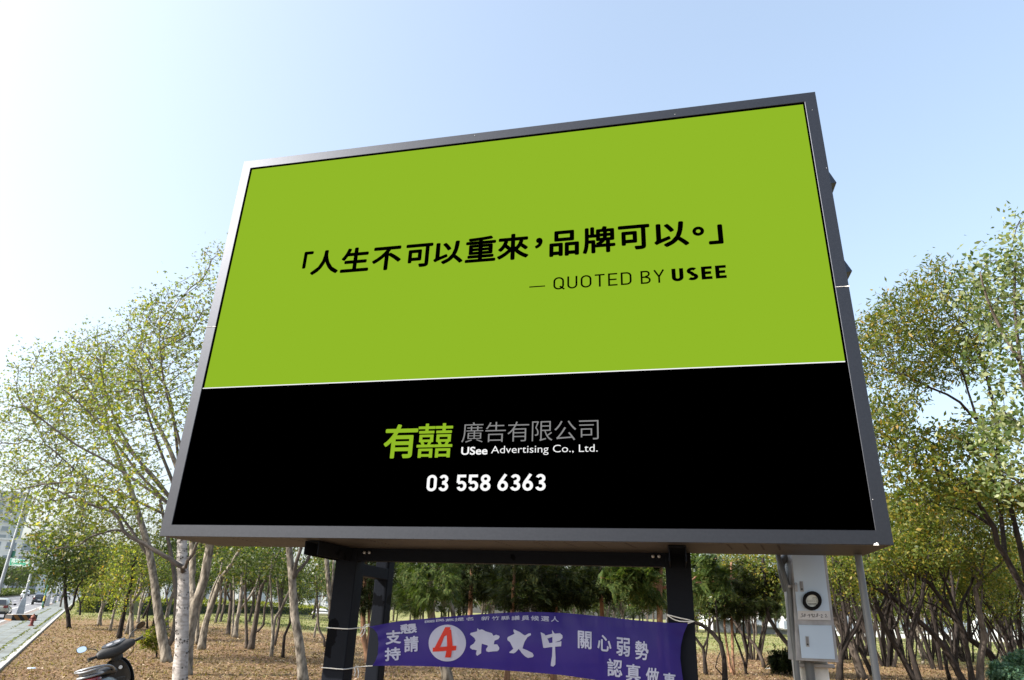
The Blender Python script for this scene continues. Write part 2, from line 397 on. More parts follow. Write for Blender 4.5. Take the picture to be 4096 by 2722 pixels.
for a0 in (aL + .02, aR + .045):
    m = MB(); cw, ch, th = .17, .145, .012; b1 = -.003        # channel, open side down
    prof = [(a0, b1 - ch), (a0, b1), (a0 + cw, b1), (a0 + cw, b1 - ch), (a0 + cw - th, b1 - ch), (a0 + cw - th, b1 - th), (a0 + th, b1 - th), (a0 + th, b1 - ch)]
    m.prism(prof, lambda u, v, d: bb(u, v, d), .24, S1 - .004)
    under(m.build('channel_beam', M_black), board)
bm_ = beam(aL + .19 + .003, aR + .042, -.14, .015, S1 + .015, S1 + .15, 'cross_beam')
beam(aL + .05, aL + .21, -.29, -.152, S1 + PD + .002, 2.198, 'side_beam')
beam(aR + .05, aR + .21, -.29, -.152, S1 + PD + .002, 2.198, 'side_beam')
for p in ((1457, 2211), (1477, 2211), (2612, 2226), (2636, 2226)):
    a, b = bs(*p, S1); m = MB(); m.lathe((0, 0, 0), [(.02, 0), (.02, .012), (.016, .018), (.006, .02)], 6)
    m.v = [tuple(bb(a + x, b + y, S1 + .0095 - z)) for x, y, z in m.v]; o = m.build('bolt', M_bolt); reparent(o, bm_)
# vent hoods on the right-hand side of the cabinet
for (p0, p1, p2) in (((3302, 609), (3329.5, 678.5), (3321, 707)), ((3366, 969), (3393, 1046), (3385, 1068))):
    b0 = bs(*p0)[1]; b1 = bs(*p2)[1] - .01
    m = MB(); out = .115
    m.hexa([bb(W2, b1, .12), bb(W2 + out, b1 + .06, .2), bb(W2 + out, b1 + .06, .75), bb(W2, b1, .8), bb(W2, b0, .12), bb(W2 + .008, b0, .2), bb(W2 + .008, b0, .75), bb(W2, b0, .8)])
    under(m.build('vent_hood', M_frame), board)

# ------------------------------------------------------------------ ground, road, pavement
def ground_mat():
    m = bpy.data.materials.new('dry_ground'); m.use_nodes = True; n = m.node_tree; p = n.nodes['Principled BSDF']
    p.inputs['Roughness'].default_value = 0.95; p.inputs['Specular IOR Level'].default_value = 0.1
    tc = n.nodes.new('ShaderNodeTexCoord'); O = tc.outputs['Object']
    def noise(scale, detail=6, rough=.6):
        k = n.nodes.new('ShaderNodeTexNoise'); k.inputs['Scale'].default_value = scale; k.inputs['Detail'].default_value = detail; k.inputs['Roughness'].default_value = rough
        n.links.new(O, k.inputs['Vector']); return k.outputs[0]
    def ramp(src, stops):
        c = n.nodes.new('ShaderNodeValToRGB'); n.links.new(src, c.inputs[0]); e = c.color_ramp.elements
        while len(e) < len(stops): e.new(.5)
        for i, (q, col) in enumerate(stops): e[i].position = q; e[i].color = (*col, 1)
        return c.outputs[0]
    def mix(f, a, b):
        x = n.nodes.new('ShaderNodeMixRGB')
        if isinstance(f, float): x.inputs[0].default_value = f
        else: n.links.new(f, x.inputs[0])
        n.links.new(a, x.inputs[1]); n.links.new(b, x.inputs[2]); return x.outputs[0]
    def math_(op, a, b):
        x = n.nodes.new('ShaderNodeMath'); x.operation = op; x.use_clamp = op == 'MULTIPLY_ADD'
        for i, v in enumerate((a, b)):
            if isinstance(v, (int, float)): x.inputs[i].default_value = v
            else: n.links.new(v, x.inputs[i])
        return x.outputs[0]
    dry = ramp(noise(2.2, 10, .75), [(.28, (.10, .06, .036)), (.5, (.185, .115, .066)), (.7, (.25, .168, .10))])
    straw = ramp(noise(9, 8, .7), [(.35, (.14, .095, .048)), (.6, (.24, .175, .095))])
    dry = mix(ramp(noise(.25, 3), [(.4, (0, 0, 0)), (.6, (1, 1, 1))]), dry, straw)
    grass = ramp(noise(1.1, 9, .7), [(.3, (.075, .10, .024)), (.5, (.15, .17, .05)), (.68, (.25, .22, .10))])
    pale = ramp(noise(.06, 4), [(.42, (0, 0, 0)), (.62, (1, 1, 1))])
    grass = mix(math_('MULTIPLY', pale, .6), grass, ramp(noise(2.5, 8), [(.3, (.25, .21, .11)), (.7, (.36, .31, .18))]))
    geo = n.nodes.new('ShaderNodeSeparateXYZ'); n.links.new(O, geo.inputs[0])
    # the lawn starts beyond the grove: farther on the left than on the right
    yy = math_('ADD', geo.outputs['Y'], math_('MULTIPLY', geo.outputs['X'], .28))
    yy = math_('ADD', yy, math_('MULTIPLY', noise(.12, 5), 26))
    f = n.nodes.new('ShaderNodeMapRange'); f.inputs['From Min'].default_value = 66; f.inputs['From Max'].default_value = 76; n.links.new(yy, f.inputs[0])
    col = mix(f.outputs[0], dry, grass)
    n.links.new(col, p.inputs['Base Color'])
    bp = n.nodes.new('ShaderNodeBump'); bp.inputs['Strength'].default_value = .9; bp.inputs['Distance'].default_value = .06
    n.links.new(noise(7, 8, .8), bp.inputs['Height']); n.links.new(bp.outputs[0], p.inputs['Normal'])
    return m
vs_, fs_ = [], []
radii = [0.0] + list(np.geomspace(2, 1800, 90)); NA = 180
for r in radii:
    for k in range(NA):
        a = 2 * math.pi * k / NA; x, y = r * math.sin(a), r * math.cos(a); vs_.append((x, y, gz(x, y)))
for i in range(len(radii) - 1):
    for k in range(NA): fs_.append((i * NA + k, (i + 1) * NA + k, (i + 1) * NA + (k + 1) % NA, i * NA + (k + 1) % NA))
me = bpy.data.meshes.new('ground'); me.from_pydata(vs_, [], fs_); me.update()
bm = bmesh.new(); bm.from_mesh(me); bmesh.ops.remove_doubles(bm, verts=bm.verts, dist=.001); bmesh.ops.recalc_face_normals(bm, faces=bm.faces)
if sum(f.normal.z for f in bm.faces) < 0: bmesh.ops.reverse_faces(bm, faces=bm.faces)
bm.to_mesh(me); bm.free(); me.polygons.foreach_set('use_smooth', [True] * len(me.polygons))
tag(mesh_obj('ground', me, ground_mat()), kind='structure')

RA = np.array([-15.46, 23.41]); RD = np.array([-0.49544, 0.86864]); RN = np.array([RD[1], -RD[0]])
def rp(s, t, lift=0.0):          # along the road, to the right of the pavement's inner edge
    q = RA + RD * s + RN * t; return (q[0], q[1], gz(q[0], q[1]) + lift)
SS = list(np.concatenate([np.arange(-60, 60, 3), np.geomspace(60, 700, 50)]))
def strip(name, t0, t1, lift, m, kind='structure', nt_=1, s0=-60, s1=700, skirt=0):
    mb = MB(); ss = [s0] + [q for q in SS if s0 < q < s1] + [s1]; rows = []
    for q in ss:
        r = [rp(q, t0 + (t1 - t0) * k / nt_, lift) for k in range(nt_ + 1)]
        if skirt: r = [rp(q, t0 - .01, lift - skirt)] + r + [rp(q, t1 + .01, lift - skirt)]
        rows.append(r)
    mb.loft(rows, caps=False, closed=False)
    return tag(mb.build(name, m), kind=kind)
def paving_mat(name, c1, c2, size, mortar, grass=False):
    m = bpy.data.materials.new(name); m.use_nodes = True; n = m.node_tree; p = n.nodes['Principled BSDF']; p.inputs['Roughness'].default_value = .85
    tc = n.nodes.new('ShaderNodeTexCoord'); mp = n.nodes.new('ShaderNodeMapping'); mp.vector_type = 'TEXTURE'
    mp.inputs['Location'].default_value = (RA[0], RA[1], 0); mp.inputs['Rotation'].default_value = (0, 0, math.atan2(RD[1], RD[0]))
    n.links.new(tc.outputs['Object'], mp.inputs[0])
    b = n.nodes.new('ShaderNodeTexBrick'); b.offset = 0; b.inputs['Scale'].default_value = 1; b.inputs['Brick Width'].default_value = size[0]; b.inputs['Row Height'].default_value = size[1]
    b.inputs['Mortar Size'].default_value = mortar; b.inputs['Color1'].default_value = (*c1, 1); b.inputs['Color2'].default_value = (*c2, 1); b.inputs['Mortar'].default_value = (.13, .13, .08, 1)
    n.links.new(mp.outputs[0], b.inputs['Vector'])
    nz = n.nodes.new('ShaderNodeTexNoise'); nz.inputs['Scale'].default_value = 1.3; nz.inputs['Detail'].default_value = 8; n.links.new(tc.outputs['Object'], nz.inputs[0])
    cr = n.nodes.new('ShaderNodeValToRGB'); cr.color_ramp.elements[0].color = (.62, .6, .55, 1); cr.color_ramp.elements[1].color = (1.1, 1.1, 1.1, 1); cr.color_ramp.elements[0].position = .3; cr.color_ramp.elements[1].position = .65
    n.links.new(nz.outputs[0], cr.inputs[0])
    x = n.nodes.new('ShaderNodeMixRGB'); x.blend_type = 'MULTIPLY'; x.inputs[0].default_value = 1; n.links.new(b.outputs[0], x.inputs[1]); n.links.new(cr.outputs[0], x.inputs[2])
    n.links.new(x.outputs[0], p.inputs['Base Color']); return m
M_asphalt = mat('asphalt', (.16, .16, .17), .85, var=.18, scale=1.2, bump=.2, bscale=60)
M_line = mat('road_paint', (.75, .75, .72), .7, var=.15, scale=4)
M_kerb = mat('kerb_concrete', (.36, .35, .33), .85, var=.2, scale=3)
strip('road', -33, -3.15, .012, M_asphalt, nt_=8)
strip('pavement', -2.5, -.18, .05, paving_mat('pale_pavers', (.185, .205, .205), (.15, .17, .17), (.62, .58), .016), nt_=3, skirt=.1)
strip('pavement_edging', -.18, 0, .065, M_kerb, skirt=.1)
strip('brick_verge', -2.92, -2.5, .046, paving_mat('red_pavers', (.22, .17, .15), (.18, .14, .125), (.2, .1), .006), skirt=.1)
strip('kerb', -3.15, -2.92, .06, M_kerb, skirt=.1)
strip('lane_line', -5.32, -5.17, .018, M_line, nt_=1, s1=300)
for s0 in range(40, 260, 12): strip('lane_dash', -9.1, -8.95, .018, M_line, s0=s0, s1=s0 + 5)
strip('median', -17, -13.4, .16, mat('median_soil', (.14, .11, .06), .95, var=.3, scale=2), skirt=.16)
# grass tufts growing in the paver joints
M_tuft = leafmat('joint_grass', [(0, (.07, .09, .03)), (.5, (.12, .13, .05)), (1, (.18, .16, .07))])
mb = MB()
for k in range(1100):
    s = random.uniform(-4, 75); t = random.choice((-.5, -.5, -1.72)) + random.gauss(0, .05) if s > 25 else random.choice((-.2, -.76)) + random.gauss(0, .04)
    x, y, z = rp(s, t, .05); h = random.uniform(.02, .06); a = random.uniform(0, 3.1); r = random.uniform(.03, .09)
    mb.add([(x - r * math.cos(a), y - r * math.sin(a), z), (x + r * math.cos(a), y + r * math.sin(a), z), (x + .5 * r, y, z + h)], [(0, 1, 2)])
tag(mb.build('joint_grass', M_tuft), kind='stuff')

# fallen leaves under the grove (nobody could count them) and straw-coloured grass stubble
def scatter(name, n, polar, size, m, lift=.012, flat=.35, tall=0.0):
    V = np.zeros((n, 4, 3)); cnt = 0
    while cnt < n:
        az = R_(random.uniform(*polar[0])); d = polar[1][0] * (polar[1][1] / polar[1][0]) ** random.random()
        x, y = d * math.sin(az), d * math.cos(az)
        t = (np.array([x, y]) - RA) @ RN
        if t < .1: continue
        z = gz(x, y) + lift; s = size * random.uniform(.5, 1.3) * (d / 30) ** .35; a = random.uniform(0, 6.28); ti = random.gauss(0, flat); tj = random.gauss(0, flat)
        ca, sa = math.cos(a) * s, math.sin(a) * s
        if tall:
            h = tall * random.uniform(.4, 1.3) * (d / 30) ** .3; lx, ly = random.gauss(0, .5) * h, random.gauss(0, .5) * h; wq = s * .3
            V[cnt] = ((x - ca * .3, y - sa * .3, z - .02), (x + ca * .3, y + sa * .3, z - .02), (x + ca * .1 + lx, y + sa * .1 + ly, z + h), (x - ca * .1 + lx, y - sa * .1 + ly, z + h * .95))
        else:
            V[cnt] = ((x - ca, y - sa, z - ti * s * .5 + .01), (x + sa * .5, y - ca * .5, z + .01 + tj * s * .5), (x + ca, y + sa, z + ti * s), (x - sa * .5, y + ca * .5, z - tj * s * .3 + .015))
        cnt += 1
    return quads(name, V, m)
def quads(name, V, m, parent=None, extra=None):
    n = len(V); me = bpy.data.meshes.new(name)
    me.vertices.add(n * 4); me.vertices.foreach_set('co', V.reshape(-1).astype(np.float32))
    me.loops.add(n * 4); me.loops.foreach_set('vertex_index', np.arange(n * 4, dtype=np.int32))
    me.polygons.add(n); me.polygons.foreach_set('loop_start', np.arange(0, n * 4, 4, dtype=np.int32)); me.polygons.foreach_set('loop_total', np.full(n, 4, dtype=np.int32))
    me.update(); me.validate()
    return mesh_obj(name, me, m, parent)
M_fallen = leafmat('fallen_leaf', [(0, (.07, .04, .022)), (.35, (.15, .085, .044)), (.65, (.215, .13, .07)), (.92, (.28, .19, .115)), (1, (.44, .36, .26))], .15, .6)
M_straw = leafmat('straw', [(0, (.12, .08, .035)), (.4, (.20, .14, .065)), (.8, (.28, .20, .10)), (1, (.14, .14, .05))], .3, .7)
tag(scatter('fallen_leaves', 70000, ((-34, 38), (19, 62)), .062, M_fallen), kind='stuff')
tag(scatter('dry_grass', 30000, ((-36, 38), (19, 80)), .09, M_straw, lift=0, tall=.075), kind='stuff')
M_lawn = leafmat('lawn_blade', [(0, (.065, .09, .022)), (.5, (.14, .165, .045)), (.8, (.23, .21, .09)), (1, (.30, .26, .15))], .3, .7)
tag(scatter('lawn_grass', 26000, ((-34, 38), (70, 150)), .13, M_lawn, lift=0, tall=.09), kind='stuff')

# ------------------------------------------------------------------ trees
M_pale = mat('pale_tan_bark', (.27, .235, .19), .9, var=.0, col2=(.10, .085, .068), scale=9, bump=1.0, bscale=14, stretch=(1, 1, .4), spec=.12, lo=.38, hi=.6)
M_birch = mat('white_peeling_bark', (.38, .35, .325), .85, var=.0, col2=(.20, .175, .155), scale=5, bump=.6, bscale=9, stretch=(1, 1, 3), spec=.15, lo=.25, hi=.55)
M_scar = mat('dark_bark_scar', (.05, .042, .036), .9)
M_dark = mat('dark_brown_bark', (.036, .028, .024), .9, col2=(.016, .013, .011), scale=7, bump=.8, bscale=20, stretch=(1, 1, .4), spec=.15)
M_grey = mat('grey_brown_bark', (.12, .098, .08), .9, col2=(.05, .04, .033), scale=5, bump=.8, bscale=16, stretch=(1, 1, .4), spec=.15)
M_red = mat('orange_brown_bark', (.34, .19, .11), .9, col2=(.13, .075, .05), scale=8, bump=.8, bscale=18, stretch=(1, 1, .25), spec=.15)
M_twig = mat('twig_bark', (.085, .07, .058), .9, var=.3, scale=6); M_twigd = mat('dark_twig_bark', (.03, .024, .02), .9, var=.3, scale=6)
L_gum = leafmat('gum_leaf', [(0, (0.063, 0.086, 0.017)), (.3, (0.101, 0.126, 0.023)), (.6, (0.151, 0.165, 0.034)), (.86, (0.209, 0.196, 0.044)), (.95, (0.353, 0.268, 0.038)), (1, (0.277, 0.133, 0.044))], .6, .45)
L_grove = leafmat('grove_leaf', [(0, (.03, .05, .012)), (.45, (.055, .08, .018)), (.8, (.09, .11, .024)), (.95, (.16, .16, .04)), (1, (.22, .14, .04))], .4, .5)
L_dense = leafmat('glossy_green_leaf', [(0, (0.035, 0.058, 0.013)), (.4, (0.058, 0.087, 0.020)), (.75, (0.094, 0.110, 0.023)), (.95, (0.149, 0.149, 0.039)), (1, (0.251, 0.125, 0.046))], .35, .35)
L_right = leafmat('yellow_green_leaf', [(0, (0.044, 0.072, 0.012)), (.35, (0.081, 0.108, 0.015)), (.65, (0.124, 0.137, 0.022)), (.88, (0.196, 0.173, 0.025)), (1, (0.307, 0.193, 0.031))], .45, .5)
L_silver = leafmat('pale_backed_leaf', [(0, (0.049, 0.084, 0.021)), (.4, (0.092, 0.128, 0.034)), (.65, (0.183, 0.212, 0.095)), (.85, (0.282, 0.304, 0.162)), (1, (0.352, 0.359, 0.222))], .4, .45)
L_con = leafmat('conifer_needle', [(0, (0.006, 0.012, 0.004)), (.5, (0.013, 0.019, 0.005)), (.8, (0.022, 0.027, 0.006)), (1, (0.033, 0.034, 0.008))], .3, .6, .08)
L_conb = leafmat('bright_conifer_needle', [(0, (0.028, 0.051, 0.014)), (.5, (0.051, 0.079, 0.019)), (.85, (0.084, 0.107, 0.026)), (1, (0.112, 0.112, 0.034))], .35, .6, .12)
L_far = leafmat('far_leaf', [(0, (0.032, 0.051, 0.019)), (.5, (0.058, 0.080, 0.029)), (1, (0.102, 0.115, 0.038))], .35, .6)

def walk(path, step):
    """resample a polyline smoothly"""
    P = [Vector(p) for p in path]; out = []
    for i in range(len(P) - 1):
        p0, p1, p2, p3 = P[max(i - 1, 0)], P[i], P[i + 1], P[min(i + 2, len(P) - 1)]
        n = max(1, int((p2 - p1).length / step))
        for k in range(n):
            t = k / n; t2, t3 = t * t, t * t * t
            out.append(.5 * ((2 * p1) + (p2 - p0) * t + (2 * p0 - 5 * p1 + 4 * p2 - p3) * t2 + (3 * p1 - p0 - 3 * p2 + p3) * t3))
    out.append(P[-1]); return out

def colonise(nodes, parents, att, step, kill, iters=90, jit=.12, up=0.0):
    """grow branches from the given nodes towards the attraction points"""
    pos = [np.array(p) for p in nodes]; par = list(parents)
    att = np.array(att, float)
    if not len(att): return np.array(pos), par
    P = np.array(pos)
    D = np.linalg.norm(att[:, None] - P[None], axis=2); bi = D.argmin(1); bd = D.min(1); alive = np.ones(len(att), bool)
    for it in range(iters):
        if not alive.any(): break
        idx = np.unique(bi[alive]); new = []
        for j in idx:
            sel = alive & (bi == j); v = att[sel] - pos[j]; v = v / np.maximum(np.linalg.norm(v, axis=1, keepdims=True), 1e-6)
            d = v.mean(0) + rng.normal(0, jit, 3) + np.array([0, 0, up]); d /= max(np.linalg.norm(d), 1e-6)
            new.append(pos[j] + d * step); par.append(int(j))
        b0 = len(pos); pos += new; N = np.array(new)
        D = np.linalg.norm(att[:, None] - N[None], axis=2); k = D.argmin(1); dm = D.min(1)
        better = dm < bd; bi = np.where(better, k + b0, bi); bd = np.where(better, dm, bd); alive &= bd > kill
    return np.array(pos), par

def twig_mesh(mb, pos, par, rad, start):
    """open frusta for every grown link, sides by thickness"""
    kids = {}
    for i, p in enumerate(par):
        if p is not None and p >= 0: kids.setdefault(p, []).append(i)
    main = {p: max(c, key=lambda q: rad[q]) for p, c in kids.items()}
    def frame(t):
        a = np.array([1.0, 0, 0]) if abs(t[0]) < .8 else np.array([0, 1.0, 0]); a = a - t * (a @ t); a /= np.linalg.norm(a); return a, np.cross(t, a)
    tang = np.zeros_like(pos)
    for i, p in enumerate(par):
        d = pos[i] - pos[p] if p is not None and p >= 0 else np.array([0, 0, 1.0])
        if i in main: d = d + (pos[main[i]] - pos[i])
        tang[i] = d / max(np.linalg.norm(d), 1e-6)
    for i in range(start, len(pos)):
        p = par[i]; big = rad[i] > .012; n = 6 if rad[i] > .05 else (5 if big else 3)
        seg = pos[i] - pos[p]; L = np.linalg.norm(seg)
        if L < 1e-6: continue
        ismain = main.get(p) == i and p >= start
        t0 = tang[p] if ismain else seg / L; r0 = rad[p] if ismain else min(rad[i] * 1.15, rad[p])
        vs = []
        for c, t, r in ((pos[p], t0, r0), (pos[i], tang[i], rad[i])):
            a, b = frame(t)
            for k in range(n):
                an = 2 * math.pi * k / n; vs.append(c + (a * math.cos(an) + b * math.sin(an)) * r)
        mb.add(vs, [(k, (k + 1) % n, n + (k + 1) % n, n + k) for k in range(n)])

def leaf_quads(cent, size, droop=.25, shape='plain', spread=1.0):
    """cent: (n,3) leaf positions -> (m,4,3) folded leaf faces"""
    n = len(cent)
    d = rng.normal(0, 1, (n, 3)); d[:, 2] -= droop; d /= np.linalg.norm(d, axis=1, keepdims=True)
    u = rng.normal(0, 1, (n, 3)); u[:, 2] += .6; s = np.cross(d, u); s /= np.maximum(np.linalg.norm(s, axis=1, keepdims=True), 1e-6); nn_ = np.cross(s, d)
    L = (size * rng.uniform(.65, 1.3, n))[:, None]
    def one(dd, ss, L, w, base):
        tip = base + dd * L; mid = base + dd * L * .45 - nn_ * L * .08
        return np.stack([base, mid + ss * L * w, tip, mid - ss * L * w], 1)
    if shape == 'plain': return one(d, s, L, .27, cent)
    if shape == 'slim': return one(d, s, L, .16, cent)
    out = [one(d, s, L, .2, cent)]                         # three-lobed
    for sg in (-1, 1):
        dd = d * .62 + s * .78 * sg; out.append(one(dd, np.cross(nn_, dd), L * .8, .2, cent))
    return np.concatenate(out)

def needle_sprays(tips, dirs, size, per=9, width=.13, droop=.35):
    """flat feathery sprays: a drooping stem with narrow leaflets on both sides"""
    out = []
    n = len(tips)
    d = dirs + rng.normal(0, .45, (n, 3)); d[:, 2] -= droop; d /= np.linalg.norm(d, axis=1, keepdims=True)
    u = rng.normal(0, .5, (n, 3)); u[:, 2] += 1; s = np.cross(d, u); s /= np.maximum(np.linalg.norm(s, axis=1, keepdims=True), 1e-6)
    L = (size * rng.uniform(.6, 1.25, n))[:, None]
    for k in range(per):
        t = (k + .6) / per; bend = np.array([0, 0, -1.0]) * L * .22 * t * t
        base = tips + d * L * t + bend
        for sg in (-1, 1):
            dd = d * .62 + s * sg * .8 + np.array([0, 0, -.12]); dd = dd / np.linalg.norm(dd, axis=1, keepdims=True)
            l = L * (.42 * (1 - .75 * t) + .08); w = np.cross(dd, np.cross(d, s)) * l * width
            tip = base + dd * l; mid = base + dd * l * .55
            out.append(np.stack([base, mid + w, tip, mid - w], 1))
    return np.concatenate(out)

def in_ball(n, c, r, hollow=.0, flat_bottom=False):
    out = []
    while len(out) < n:
        v = rng.normal(0, 1, 3); v /= np.linalg.norm(v); q = (hollow + (1 - hollow) * rng.random()) ** (1 / 2.2)
        p = v * q
        if flat_bottom and p[2] < -.5: continue
        out.append(np.array(c) + p * np.array(r))
    return out

def px_ball(px, py, y, rx, ry, rd):      # a foliage mass seen at that pixel of the photo, y metres ahead
    c = dep(px, py, y); m = mpp(c); return c, (rx * m, rd, ry * m)

TREES = []
def tree(name, label, foot, limbs, masses, bark, leaf, size, y=None, group=None, per=9, shape='plain', step=.32, kill=.42, rtip=.0075, conif=False, sides=10,
         spread=.3, cat='tree', wob=.12, up=.04, extra=None, thin=5, spray=(.5, 9, .13), keep=3.0, flare=1.35):
    """limbs: list of (pixel path, start width px, end width px); the first starts at the foot pixel. masses: list of (px,py,dy,rx,ry,rdepth,n)"""
    if y is None:
        g = gnd(*foot); y = g[1]
    else:
        q = dep(foot[0], foot[1], y); g = np.array([q[0], y, gz(q[0], y)])
    root = empty(name, label, cat, (g[0], g[1], g[2]), group=group)
    def lay(path, dy0, dy1):
        n = len(path); return [dep(px, py, y + dy0 + (dy1 - dy0) * i / max(1, n - 1)) for i, (px, py) in enumerate(path)]
    nodes, par, rad = [], [], []; mb = MB()
    for li, L in enumerate(limbs):
        path, w0, w1 = L[:3]; dy0, dy1 = (L[3] if len(L) > 3 else (0, random.uniform(-.8, .8) if li else 0))
        if li == 0:
            path = list(path); pts = [np.array([g[0], g[1], g[2] - .08])] + lay(path[1:] if foot == path[0] else path, 0, dy1)
        else:
            pts = lay(path, dy0, dy1)
            if nodes:                                     # root the limb on the nearest point of what is already there
                P = np.array(nodes); j = int(np.linalg.norm(P - np.array(pts[0]), axis=1).argmin()); pts[0] = nodes[j]
        pts = walk(pts, max(.15, step * .8)); n = len(pts); m0 = mpp(pts[0])
        rr = [max(.004, m0 * (w0 + (w1 - w0) * i / max(1, n - 1)) / 2) for i in range(n)]
        if li == 0:
            for i in range(n):
                h = (Vector(pts[i]) - Vector(pts[0])).length; rr[i] *= 1 + (flare - 1) * math.exp(-h / .22)
        mb.cur = 1 if (shape == 'star' and li and w0 < 26) else 0
        mb.tube(pts, rr, sides if li == 0 else max(6, sides - 2), wob=wob)
        b = len(nodes); j0 = j if li and nodes else -1
        for i, p in enumerate(pts):
            if li and i == 0: continue
            nodes.append(np.array(p)); rad.append(rr[i]); par.append((j0 if li else -1) if (i == (1 if li else 0)) else len(nodes) - 2)
    mb.cur = 0; start = len(nodes); att = []
    for (px, py, dy, rx, ry, rd, n) in masses:
        c, r = px_ball(px, py, y + dy, rx, ry, rd); att += in_ball(int(n * keep), c, r, .15)
    att = [a for a in att if a[2] > g[2] + .3]
    pos, par = colonise(nodes, par, att, step, kill, up=up)
    cnt = np.zeros(len(pos)); has = np.zeros(len(pos), bool)
    for i in range(len(pos) - 1, -1, -1):
        if not has[i]: cnt[i] = max(cnt[i], 1)
        if par[i] >= 0: cnt[par[i]] += cnt[i]; has[par[i]] = True
    R = rtip * cnt ** .5; R[:start] = np.maximum(R[:start] * 0, rad)
    for i in range(start, len(pos)): R[i] = min(R[i], .85 * R[par[i]] if R[par[i]] > rtip * 1.2 else R[i])
    mb.cur = 1; twig_mesh(mb, pos, par, R, start); mb.cur = 0
    if extra: extra(mb, pos, R, y)
    mb.v = [(a - g[0], b - g[1], c - g[2]) for a, b, c in mb.v]
    bk = [bark, M_twigd if bark in (M_dark, M_grey, M_red) else M_twig] + ([M_scar] if extra else [])
    tr = mb.build('trunk', bk, root, smooth='all')
    thin_i = [i for i in range(start, len(pos)) if cnt[i] <= thin]
    if thin_i:
        T = pos[thin_i]; Dd = np.array([pos[i] - pos[par[i]] for i in thin_i]); Dd /= np.maximum(np.linalg.norm(Dd, axis=1, keepdims=True), 1e-6)
        if conif:
            rep_ = np.repeat(np.arange(len(T)), per); q = needle_sprays(T[rep_] + rng.normal(0, .1, (len(rep_), 3)), Dd[rep_], spray[0], spray[1], spray[2])
        else:
            cl = np.repeat(T, per, axis=0) + rng.normal(0, spread, (len(T) * per, 3)); q = leaf_quads(cl, size, shape=shape)
        q = q - np.array(g)
        quads('crown', q, leaf, root)
    TREES.append((root, len(thin_i)))
    return root
def scars(z0, z1, n, wid):
    """dark lens-shaped scars and peeling bands round a white trunk"""
    def f(mb, pos, R, y):
        mb.cur = 2
        idx = [i for i in range(len(pos)) if R[i] > .08]
        for k in range(n):
            i = random.choice(idx); a = random.uniform(math.pi, 2 * math.pi); w_ = random.uniform(.15, .5) * wid; h = random.uniform(.008, .032); c = pos[i]; r = R[i] * 1.03
            zz = c[2] + random.uniform(-.12, .12); top, bot = [], []
            for q in range(7):
                an = a + w_ * (q / 6 - .5) / r * .5; hh = h * math.sin(math.pi * q / 6) + .002
                top.append((c[0] + r * math.cos(an), c[1] + r * math.sin(an), zz + hh)); bot.append((c[0] + r * 1.02 * math.cos(an), c[1] + r * 1.02 * math.sin(an), zz - hh))
            mb.add(top + bot, [(q, q + 7, q + 8, q + 1) for q in range(6)])
        mb.cur = 0
    return f

GL = 'pale trunked trees of the grove'
# --- left grove, near row
tree('white_barked_tree', 'tall tree with white scarred trunk right of the parked scooter, bare limb reaching left', (722, 2745),
     [([(722, 2745), (722, 2661), (727, 2569), (729, 2478), (733, 2387), (733, 2296), (729, 2241), (729, 2168), (735, 1990), (750, 1800), (790, 1560)], 58, 22, (0, .6)),
      ([(740, 2296), (731, 2270), (705, 2256), (683, 2238), (654, 2223), (607, 2194), (563, 2168), (523, 2150), (493, 2125), (477, 2078), (451, 2047), (383, 2026), (290, 1990), (160, 1930)], 20, 5, (0, -.6)),
      ([(493, 2125), (460, 2120), (419, 2131), (367, 2146), (314, 2183), (262, 2190), (190, 2200)], 9, 4, (-.3, -.9)),
      ([(735, 2290), (742, 2270), (749, 2245), (771, 2219), (785, 2179), (850, 2080)], 15, 8),
      ([(735, 2040), (690, 1930), (640, 1800), (590, 1650), (560, 1500)], 16, 6, (0, -.8)),
      ([(745, 1850), (700, 1700), (660, 1550), (640, 1400), (640, 1280)], 13, 5, (.3, 1.0))],
     [(420, 1960, -.5, 260, 130, 1.6, 60), (560, 1640, 0, 190, 200, 1.9, 110), (690, 1300, .4, 110, 190, 1.6, 80), (820, 1230, .5, 90, 170, 1.5, 60), (860, 1010, .5, 60, 60, .8, 16), (230, 2080, -.6, 210, 90, 1.2, 34), (330, 2180, -.6, 90, 40, .8, 12)],
     M_birch, L_gum, .105, per=12, keep=4.5, shape='star', spread=.24, extra=scars(0, 6, 260, .3), rtip=.010, flare=1.15)
